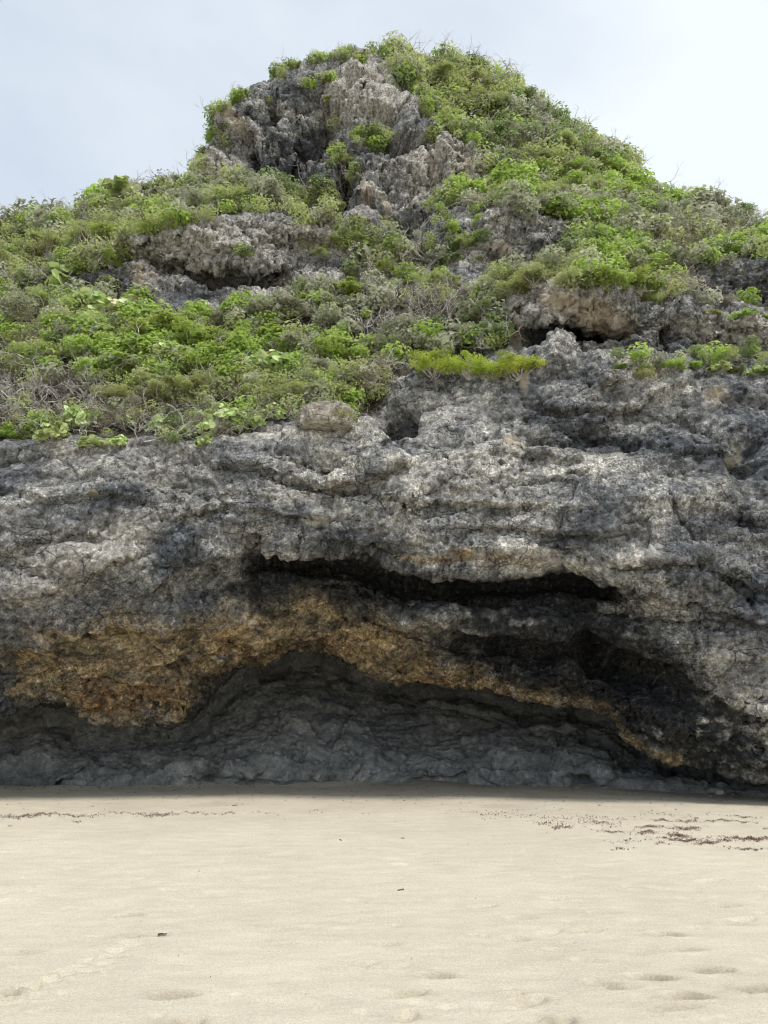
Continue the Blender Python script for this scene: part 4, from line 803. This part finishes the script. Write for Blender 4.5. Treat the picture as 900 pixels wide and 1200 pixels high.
# place phrase -> list of (u, v of the foot, radius in photo pixels, height ratio, kind)
SH = {
 'on the bare rock shelf': [(507, 437, 29, 1.15, 'lime'), (550, 438, 27, 1.05, 'lime'), (606, 438, 33, .8, 'lime'), (578, 438, 22, .8, 'lime')],
 'along the front rim of the left terrace': [(62, 515, 20, .7, 'grape'), (88, 500, 26, .8, 'grape'), (105, 522, 15, .7, 'grape'), (140, 520, 13, .8, 'grape'), (185, 505, 16, .9, 'grape'), (215, 512, 18, .9, 'grape'), (238, 522, 12, 1., 'grape'), (262, 498, 26, .9, 'grape'), (300, 497, 18, .8, 'grape'), (320, 492, 16, .8, 'grape'),
     (15, 512, 22, .5, 'bright'), (45, 510, 14, .6, 'bright'), (428, 500, 22, 1.2, 'bare'), (446, 500, 16, 1.0, 'bare'), (160, 505, 28, .7, 'bare'), (280, 508, 24, .6, 'bare'), (350, 500, 14, .6, 'dry'), (395, 492, 22, .8, 'olive')],
 'in the lower half of the left terrace': [(25, 480, 42, 1.1, 'bare'), (60, 478, 34, .9, 'bare'), (100, 462, 30, .9, 'bare'), (8, 440, 26, .9, 'olive'), (150, 470, 34, .7, 'olive'), (205, 470, 38, .7, 'olive'), (240, 462, 26, .8, 'olive'), (300, 470, 30, .8, 'olive'), (345, 474, 36, .9, 'olive'), (390, 470, 30, .8, 'olive'), (330, 452, 20, .8, 'dry'), (410, 452, 22, .9, 'dry'), (440, 462, 20, 1., 'dry'), (145, 490, 26, .6, 'bare'), (245, 488, 22, .7, 'bare')],
 'in the middle of the left terrace': [(120, 440, 30, .7, 'bright'), (150, 432, 26, .6, 'bright'), (110, 418, 26, .6, 'bright'), (150, 408, 30, .8, 'bright'), (190, 402, 36, .8, 'bright'), (228, 412, 34, .9, 'bright'), (262, 405, 30, .8, 'bright'), (250, 435, 34, .8, 'bright'), (290, 440, 26, .8, 'grape'), (325, 438, 30, .7, 'grape'), (215, 425, 22, .7, 'grape'),
     (55, 425, 32, .8, 'olive'), (20, 410, 34, .8, 'olive'), (75, 400, 30, .7, 'sage'), (345, 415, 34, .8, 'sage'), (390, 420, 30, .8, 'bright'), (420, 425, 24, .8, 'bright'), (450, 415, 26, .9, 'sage'), (310, 400, 28, .8, 'bright'), (500, 412, 22, .8, 'dark'), (575, 400, 22, .8, 'dark'), (545, 395, 20, .8, 'sage'), (470, 440, 18, .8, 'dry'), (380, 440, 24, .8, 'sage')],
 'along the back of the left terrace': [(15, 370, 30, .8, 'sage'), (50, 365, 26, .8, 'olive'), (95, 365, 30, .8, 'grape'), (140, 370, 28, .8, 'grape'), (62, 385, 26, 1., 'bare'), (115, 395, 26, 1.4, 'bare'), (180, 380, 20, .7, 'grape'), (220, 384, 22, .6, 'olive'), (262, 380, 22, .7, 'sage'), (300, 374, 24, .7, 'sage'), (340, 370, 28, .7, 'sage'), (378, 360, 24, .7, 'sage'),
     (405, 350, 24, .8, 'bright'), (425, 385, 30, 1.3, 'bare'), (470, 395, 34, 1.2, 'bare'), (505, 390, 30, 1.2, 'bare'), (460, 360, 30, 1.2, 'bare'), (500, 352, 26, 1.1, 'bare'), (528, 375, 28, 1.5, 'bare'), (560, 362, 26, .9, 'bare'), (390, 385, 28, .8, 'sage'), (440, 350, 22, .8, 'sage'), (575, 372, 22, .9, 'dark'), (520, 330, 20, .8, 'olive')],
 'along the skyline of the left slope': [(-5, 285, 26, .7, 'olive'), (30, 278, 24, .7, 'olive'), (62, 265, 24, .8, 'sage'), (85, 262, 22, 1.2, 'bare'), (100, 256, 22, 1.1, 'bare'), (55, 262, 22, .9, 'bare'), (122, 250, 18, .8, 'dark'), (150, 238, 24, 1.1, 'grape'), (175, 232, 22, .9, 'dark'), (205, 224, 20, .8, 'sage'), (222, 216, 18, .9, 'bare'), (190, 230, 22, .9, 'bare')],
 'on the open left slope below its skyline': [(20, 315, 30, .8, 'olive'), (60, 305, 30, .8, 'olive'), (100, 290, 28, .8, 'olive'), (135, 285, 26, .8, 'bright'), (165, 272, 26, .7, 'olive'), (200, 262, 24, .7, 'bright'), (200, 246, 22, .7, 'olive'), (240, 245, 24, .8, 'sage'), (275, 240, 26, .9, 'olive'), (305, 236, 26, 1., 'sage'), (325, 226, 16, 1.2, 'dark'), (350, 242, 24, .7, 'olive'), (15, 338, 24, .9, 'bare'), (45, 330, 20, .9, 'bare'), (130, 312, 18, .7, 'bright'), (255, 232, 22, .9, 'sage'), (385, 244, 16, .6, 'olive')],
 'on the bare grey crag of the peak': [(326, 88, 12, .7, 'olive'), (346, 80, 10, .6, 'olive'), (377, 72, 12, .6, 'olive'), (252, 140, 9, .9, 'dark'), (240, 168, 8, 1.2, 'dark'), (234, 200, 10, .9, 'olive'), (266, 122, 10, .8, 'sage'), (288, 112, 10, .8, 'sage'), (430, 172, 15, .8, 'dark'), (448, 170, 13, .8, 'bright'), (410, 190, 9, .8, 'olive'), (395, 190, 8, 1.2, 'olive'), (418, 210, 9, .8, 'sage'), (497, 160, 12, .7, 'dry'), (383, 93, 7, .4, 'bright'), (384, 116, 6, .5, 'bright'), (420, 66, 8, .7, 'sage'), (400, 70, 10, .7, 'sage')],
 'on the skyline of the right hill': [(470, 66, 14, .6, 'dark'), (498, 64, 14, .9, 'dark'), (520, 68, 14, .8, 'olive'), (540, 73, 10, 1.3, 'dark'), (562, 82, 12, .8, 'dark'), (588, 98, 14, .8, 'dark'), (612, 118, 15, .8, 'dark'), (640, 134, 14, 1.1, 'grape'), (660, 152, 14, .7, 'dark'), (690, 170, 16, .7, 'dark'), (716, 180, 14, .6, 'dark'), (738, 192, 12, .6, 'olive'), (752, 222, 8, .9, 'dark'), (792, 246, 12, .7, 'sage'), (815, 246, 18, .8, 'dark'), (840, 250, 18, .8, 'sage'), (865, 258, 18, .9, 'dark'), (890, 272, 18, .9, 'sage'), (530, 72, 14, .6, 'olive'), (772, 242, 8, .6, 'sage')],
 'on the upper slope of the right hill': [(510, 100, 24, .7, 'olive'), (545, 105, 24, .7, 'olive'), (530, 128, 24, .7, 'olive'), (565, 125, 24, .7, 'olive'), (590, 130, 22, .7, 'olive'), (545, 155, 20, .9, 'bright'), (520, 145, 14, .7, 'bright'), (575, 165, 22, .9, 'dark'), (600, 165, 20, 1., 'sage'), (582, 195, 20, .8, 'dark'), (610, 190, 18, .9, 'sage'), (630, 160, 22, .7, 'olive'), (655, 175, 22, .7, 'olive'), (640, 195, 22, .7, 'olive'), (690, 195, 20, .7, 'dark'), (712, 205, 18, .7, 'olive'), (615, 145, 18, .7, 'dark'), (670, 205, 20, .7, 'bright')],
 'across the middle of the right hill': [(525, 236, 16, .5, 'bright'), (560, 228, 20, .5, 'bright'), (595, 226, 22, .6, 'bright'), (620, 228, 20, .6, 'bright'), (600, 246, 22, .7, 'sage'), (632, 250, 22, .7, 'sage'), (660, 232, 22, .7, 'olive'), (700, 228, 22, .7, 'olive'), (735, 238, 22, .7, 'bright'), (690, 258, 22, .7, 'bright'), (722, 262, 22, .7, 'bright'), (762, 258, 24, .7, 'sage'), (800, 268, 26, .8, 'sage'), (835, 275, 26, .8, 'sage'), (870, 285, 24, .8, 'sage'), (700, 285, 24, .7, 'bright'), (735, 285, 22, .7, 'dark'), (770, 275, 20, .8, 'bright'), (765, 298, 20, .8, 'bare'), (830, 298, 20, .7, 'dry'), (892, 300, 20, .8, 'bright'), (800, 300, 20, .8, 'dry'), (740, 305, 18, .8, 'bare')],
 'above the cream alcoves of the right rock band': [(600, 345, 24, .7, 'olive'), (630, 335, 26, .7, 'olive'), (665, 332, 26, .7, 'olive'), (700, 330, 24, .7, 'bright'), (735, 340, 24, .8, 'bright'), (760, 355, 22, .7, 'olive'), (790, 350, 24, .9, 'dry'), (780, 325, 20, .9, 'dry'), (625, 348, 14, .6, 'dry'), (580, 360, 20, .9, 'olive'), (832, 366, 12, .5, 'olive'), (868, 370, 12, .5, 'bright'), (898, 374, 10, .5, 'bright'), (850, 352, 12, 1.2, 'dry')],
 'in the planted crevice below the right rock band': [(728, 432, 10, .6, 'bright'), (752, 432, 9, .6, 'grape'), (785, 431, 14, .5, 'bright'), (812, 431, 14, .5, 'bright'), (838, 434, 14, .6, 'grape'), (862, 436, 14, .6, 'dark'), (885, 438, 14, .6, 'grape'), (905, 436, 14, .6, 'bright')],
 'on the rock saddle below the peak': [(395, 288, 16, .5, 'olive'), (420, 282, 14, .6, 'olive'), (455, 302, 18, .6, 'olive'), (480, 300, 16, .6, 'olive'), (372, 300, 12, .4, 'olive'), (540, 290, 14, .6, 'olive'), (525, 268, 10, 1.2, 'olive'), (526, 310, 12, 1.4, 'dark'), (448, 325, 22, .8, 'bright'), (418, 322, 18, .6, 'sage'), (560, 305, 10, .5, 'olive'), (288, 302, 10, .4, 'olive')],
}
protos = {}; cnt_inst = {}
def place_shrub(uq, vq, rpx, hr, kind, label, group):
    s_ = surf(uq, vq)
    if s_ is None: return None
    p, n, fd = s_; R = rpx * fd / F / (.95 if kind != 'bare' else .85)
    i = cnt_inst.get(kind, 0) % len(MESHES[kind]); cnt_inst[kind] = cnt_inst.get(kind, 0) + 1
    key = (kind, i)
    if key not in protos:
        root = bpy.data.objects.new(NAME[kind], None); COL.objects.link(root); root.empty_display_size = .2
        fol, stm = MESHES[kind][i]
        ch = [link('branches' if kind == 'bare' else 'stems', stm, root)]
        if fol: ch.append(link('foliage', fol, root))
        protos[key] = (root, ch)
    else:
        r0, ch0 = protos[key]; root = r0.copy(); COL.objects.link(root)
        for c0 in ch0: c1 = c0.copy(); c1.parent = root; COL.objects.link(c1)
    root.location = (p.x, p.y, p.z - .06 * R); root.rotation_euler = (random.uniform(-.12, .12), random.uniform(-.12, .12), random.uniform(0, 6.28))
    sz = R * max(.55, hr * 1.05)
    root.scale = (R * random.uniform(.85, 1.3), R * random.uniform(.85, 1.2), sz * random.uniform(.85, 1.2))
    tag(root, label, LOOK[kind][0], group)
    return root
for place, lst in SH.items():
    by = {}
    for e in lst: by.setdefault(e[4], []).append(e)
    for kind, es in by.items():
        es.sort(key=lambda e: e[0])
        for i, e in enumerate(es):
            lab = LOOK[kind][1] + ' ' + place
            if len(es) > 1: lab = (ORD[i] + ' ' if True else '') + LOOK[kind][1] + ' from the left ' + place
            if len(lab.split()) > 16: lab = lab.replace(' with big round leaves', '').replace(' small-leaved', '').replace(' leafy', '').replace(' loose', '').replace(' dense', '').replace(' twiggy', '')
            place_shrub(e[0], e[1], e[2], e[3], kind, lab, LOOK[kind][1].split(' with')[0] + 's ' + place)

# ------------------------------------------------------------------ rocks, twigs and wrack
import bmesh
def rock_mesh(name, sx, sy, sz, mat, seed, sub=5, attrs=True):
    bm = bmesh.new(); bmesh.ops.create_icosphere(bm, subdivisions=sub, radius=1.)
    V = np.array([v.co[:] for v in bm.verts]); n = V / np.linalg.norm(V, axis=1)[:, None]
    V = np.sign(V) * np.abs(V) ** .55
    V = V * (1 + .26 * fbm(n, 1.1, 3, .5, seed) + .20 * fbm(n, 3.2, 5, .62, seed + 5., True) - .08)[:, None]
    V = V * [sx, sy, sz]; V[:, 2] = np.maximum(V[:, 2], -sz * .7)
    tr = np.array([[v.index for v in f.verts] for f in bm.faces]); bm.free()
    me = mesh_np(name, V, tris=tr, mats=(mat,), smooth=True, attrs=dict(pale=np.full(len(V), .3)))
    return me
s_ = surf(383, 505); p, n, fd = s_; k = fd / F
bm_ = rock_mesh('boulder', 30 * k, .42, 17 * k, M_ROCK, 3.)
for nm_, vl_ in (('pale', .9), ('cream', .35)):
    at_ = bm_.attributes.get(nm_) or bm_.attributes.new(nm_, 'FLOAT', 'POINT'); at_.data.foreach_set('value', np.full(len(bm_.vertices), vl_, np.float32))
bo = link('boulder', bm_); bo.location = (p.x, p.y + .02, p.z + 15 * k)
tag(bo, 'flat-topped pale boulder perched on the rim of the left terrace', 'boulder')
# tuft on the boulder
place_tuft = bpy.data.objects.new('grass_tuft', None); COL.objects.link(place_tuft)
def tuft_mesh(name, g, n=700, R=.2, mat='olive'):
    a = g.uniform(0, 2 * math.pi, n); r = R * np.sqrt(g.random(n)); pos = np.stack([np.cos(a) * r, np.sin(a) * r, g.uniform(0, .8, n) * R * (1 - (r / R) ** 2) ** .5], 1)
    V, q = leaves(pos, np.stack([np.cos(a), np.sin(a), .4 + 0 * a], 1) + rand_unit(n, g) * .7, g.uniform(.03, .07, n), .28, g)
    return mesh_np(name, V, q, (LM[mat],), fattrs=dict(rnd=g.random(n)))
bpy.data.objects.remove(place_tuft)
TUFTS = [(401, 500, .34, 'olive', 'shaggy olive tuft growing against the right side of the perched boulder', -.25), (112, 578, .10, 'dry', 'small straw-coloured tuft on the grey cliff face under the left terrace', -.05),
         (752, 443, .24, 'olive', 'mossy olive tuft on the rock just under the right crevice plants', -.1), (838, 592, .05, 'dry', 'tiny dry tuft on the right part of the cliff face', -.03)]
r_all = int(np.argmax(seg_id >= 9))
for i, (a, b_, R, m_, lab, dy) in enumerate(TUFTS):
    s_ = surf(a, b_, r_all); p = s_[0]
    o = link('grass_tuft', tuft_mesh('grass_tuft', g, 900, R, m_)); o.location = (p.x, p.y + dy, p.z + (.05 if i == 0 else 0)); tag(o, lab, 'tuft')
s_ = surf(716, 444, r_all); p = s_[0]
o = link('stone', rock_mesh('stone', .30, .25, .17, M_ROCK, 8., 4)); o.location = (p.x, p.y, p.z + .02); tag(o, 'rounded brownish stone set on the rock below the black alcove', 'stone')
M_STONE = plain_material('pale_stone', (.40, .38, .34), (.62, .60, .55), 14., .02)
gx, gy = ground_pt(844, 933)
o = link('stone', rock_mesh('stone', .085, .07, .05, M_STONE, 5., 4)); o.location = (gx, gy, sand_z(gx, gy) + .025); tag(o, 'small white stone on the sand at the foot of the right cliff', 'stone')

# driftwood twigs on the sand
M_DARK = plain_material('dark_wood', (.03, .022, .016), (.09, .07, .05), 30., .004)
def twig(uq, vq, ln, r, ang, lab, name='twig', lift=.004):
    gx, gy = ground_pt(uq, vq); g2 = np.random.default_rng(int(uq)); p = np.array([0., 0, 0]); d_ = np.array([math.cos(ang), math.sin(ang), .12]); S = []
    for i in range(6):
        q_ = p + d_ * ln / 6; S.append((*p, *q_, r, r * .88)); r *= .88; p = q_; d_ = d_ + g2.normal(size=3) * .22; d_[2] = abs(d_[2]) * .5 * (1 if i < 2 else -.6)
        if i in (2, 4): S.append((*p, *(p + d_ * .2 * ln + g2.normal(size=3) * .05 * ln * 3), r * .6, r * .3))
    V, q = tubes(S); o = link(name, mesh_np(name, V, q, (M_DARK,))); o.location = (gx, gy, sand_z(gx, gy) + lift); tag(o, lab, name.replace('_', ' '))
twig(185, 1095, .055, .007, .35, 'thick dark stub of driftwood beside a footprint at lower left', 'driftwood')
twig(398, 984, .10, .008, -1.0, 'small dark forked twig alone in the middle of the sand')
twig(466, 1045, .06, .007, .2, 'short brown twig lying on the smooth sand below the cave centre')
twig(272, 945, .12, .008, .5, 'little dark twig near the seaweed line under the left buttress')

# seaweed wrack: many torn scraps -> one mass
M_WEED = leaf_material('seaweed', [(0, (.10, .06, .05)), (.5, (.21, .14, .12)), (1, (.36, .27, .22))], .05, .7)
WR = [(35, 956, 34, 2.2, 220), (95, 956, 22, 1.2, 60), (65, 955, 60, 1.2, 60), (182, 955, 22, 2.0, 170), (140, 955, 14, 1, 26), (235, 954, 18, 1.1, 50), (270, 953, 10, .8, 20), (90, 962, 6, 1, 16), (310, 953, 14, .8, 14), (370, 952, 10, .8, 10),
      (845, 963, 18, .9, 60), (803, 970, 16, 2.2, 150), (800, 984, 24, 1.4, 160), (795, 979, 12, 2.5, 140), (762, 971, 14, 1.6, 90), (758, 978, 10, 2, 90), (776, 962, 12, 1.2, 50), (805, 961, 12, 1.4, 60), (830, 988, 14, 1.4, 90), (880, 982, 30, 2.2, 260), (875, 994, 22, 1., 60),
      (850, 986, 10, 1.5, 40), (720, 976, 18, 1.2, 50), (660, 970, 12, 1.3, 40), (640, 965, 16, 2, 50), (700, 966, 24, 3.5, 110), (690, 960, 50, 2, 80), (620, 958, 40, 2, 50), (590, 953, 40, 2, 40), (735, 985, 6, 1, 14), (725, 996, 8, 1, 16), (775, 991, 8, 1, 18), (780, 955, 30, 1.5, 34), (870, 957, 14, 1, 50), (560, 952, 40, 2, 26),
      (655, 968, 8, 1.4, 26), (740, 988, 24, 1, 20), (870, 963, 26, .8, 40), (-60, 957, 60, 2, 120), (980, 985, 60, 3, 200)]
pos, nr = [], []
for cu, cv_, ru, rv, n in WR:
    for i in range(int(n * 1.9)):
        uq = cu + g.normal() * ru * .62; vq = cv_ + g.normal() * rv * .55 + 1.4 * math.sin(uq * .08) + .8 * math.sin(uq * .37)
        gx, gy = ground_pt(uq, vq); pos.append((gx, gy, sand_z(gx, gy) + g.uniform(.003, .018)))
pos = np.array(pos); nr = rand_unit(len(pos), g) + np.array([0, 0, .8])
V, q = leaves(pos, nr, g.uniform(.012, .045, len(pos)), .38, g)
o = link('seaweed', mesh_np('seaweed', V, q, (M_WEED,), fattrs=dict(rnd=g.random(len(pos))))); tag(o, 'broken line of brown seaweed scraps washed up across the sand', 'seaweed', kind='stuff')
# fallen leaves and specks near the rock
M_RED = leaf_material('fallen_leaves', [(0, (.05, .04, .03)), (.5, (.14, .08, .05)), (.8, (.30, .08, .05)), (1, (.42, .20, .12))], .1, .7)
pos = []
for i in range(520):
    uq = g.normal(430, 170) if i % 3 else g.uniform(-50, 950); vq = 924 + abs(g.normal()) * 13 + .012 * max(0, uq - 450)
    if i % 11 == 0: vq = g.uniform(940, 1190)
    gx, gy = ground_pt(uq, vq)
    if gy > np.interp(uq, u, base_Y) - .1: continue
    pos.append((gx, gy, sand_z(gx, gy) + .006))
pos = np.array(pos); V, q = leaves(pos, rand_unit(len(pos), g) * .5 + np.array([0, 0, 1.]), g.uniform(.010, .05, len(pos)) * np.clip(pos[:, 1] / 17, .25, 1), .6, g)
o = link('fallen_leaves', mesh_np('fallen_leaves', V, q, (M_RED,), fattrs=dict(rnd=g.random(len(pos))))); tag(o, 'scattered small red and brown fallen leaves on the sand', 'fallen leaves', kind='stuff')

# small stones and rock chips along the foot of the wall
g3 = np.random.default_rng(5); PV_, PT_, po = [], [], 0
t_ = (1 + 5 ** .5) / 2; ico = np.array([(-1, t_, 0), (1, t_, 0), (-1, -t_, 0), (1, -t_, 0), (0, -1, t_), (0, 1, t_), (0, -1, -t_), (0, 1, -t_), (t_, 0, -1), (t_, 0, 1), (-t_, 0, -1), (-t_, 0, 1)]) / 1.9
icf = np.array([(0, 11, 5), (0, 5, 1), (0, 1, 7), (0, 7, 10), (0, 10, 11), (1, 5, 9), (5, 11, 4), (11, 10, 2), (10, 7, 6), (7, 1, 8), (3, 9, 4), (3, 4, 2), (3, 2, 6), (3, 6, 8), (3, 8, 9), (4, 9, 5), (2, 4, 11), (6, 2, 10), (8, 6, 7), (9, 8, 1)])
for i in range(420):
    uq = g3.uniform(-150, 1050); x_b = (uq - 450) / F; yb = np.interp(uq, u, base_Y) - .15 - abs(g3.normal()) * (.35 if i % 4 else 2.5); x = x_b * yb * cp
    sz = g3.uniform(.008, .03) * (1.8 if g3.random() < .08 else 1)
    W = ico * (1 + g3.normal(size=(12, 1)) * .16) * [sz * g3.uniform(.8, 1.6), sz, sz * g3.uniform(.4, .8)]
    PV_.append(W + [x, yb, sand_z(x, yb) + sz * .2]); PT_.append(icf + po); po += 12
o = link('pebbles', mesh_np('pebbles', np.concatenate(PV_), tris=np.concatenate(PT_), mats=(plain_material('chips', (.10, .10, .10), (.42, .40, .37), 9., .004),))); tag(o, 'small stones and rock chips scattered along the foot of the cliff', 'pebbles', kind='stuff')

# ------------------------------------------------------------------ sky and light
SUN_EL, SUN_AZ = math.radians(63), math.radians(142)     # azimuth clockwise from +Y: high, behind and a little left
w = bpy.data.worlds.new('World'); scene.world = w; w.use_nodes = True; nt = w.node_tree; nt.nodes.clear(); b = NB(nt)
sky = b.n('ShaderNodeTexSky', sky_type='NISHITA'); sky.sun_disc = False; sky.sun_elevation = SUN_EL; sky.sun_rotation = SUN_AZ; sky.dust_density = 2.; sky.air_density = 1.
co = b.n('ShaderNodeTexCoord').outputs['Generated']
cl = b.noise(b.mapping(co, (1, 1, 1.8)), 1.3, 6, .5, .3)
sep = b.n('ShaderNodeSeparateXYZ'); b.l(co, sep.inputs[0])
side = b.math('MULTIPLY', sep.outputs[0], .28)
f_ = b.ramp(b.math('ADD', cl, side), [(.31, .56), (.62, .98)])
SKYC = (4.72, 5.08, 5.32)
c = b.mix(f_, sky.outputs[0], SKYC)
bg = b.n('ShaderNodeBackground'); bg.inputs['Strength'].default_value = .10; b.l(c, bg.inputs[0])
out = b.n('ShaderNodeOutputWorld'); b.l(bg.outputs[0], out.inputs[0])
sl = bpy.data.lights.new('sun', 'SUN'); sl.energy = 1.6; sl.angle = math.radians(12); sl.color = (1, .965, .91)
so = bpy.data.objects.new('sun', sl); COL.objects.link(so)
dv = Vector((math.sin(SUN_AZ) * math.cos(SUN_EL), math.cos(SUN_AZ) * math.cos(SUN_EL), math.sin(SUN_EL)))
so.rotation_euler = dv.to_track_quat('Z', 'Y').to_euler(); so.location = (0, -20, 40)
vs = scene.view_settings; vs.view_transform = 'Standard'; vs.look = 'None'; vs.gamma = 1.; vs.exposure = .99; vs.use_curve_mapping = False
scene.cycles.max_bounces = 6; scene.cycles.diffuse_bounces = 3; scene.cycles.use_denoising = True; scene.cycles.denoiser = 'OPENIMAGEDENOISE'; scene.cycles.denoising_input_passes = 'RGB_ALBEDO'; scene.cycles.denoising_prefilter = 'NONE'; scene.cycles.filter_width = 1.15; scene.cycles.sample_clamp_indirect = 4.
print('cliff grid', NR, NC)
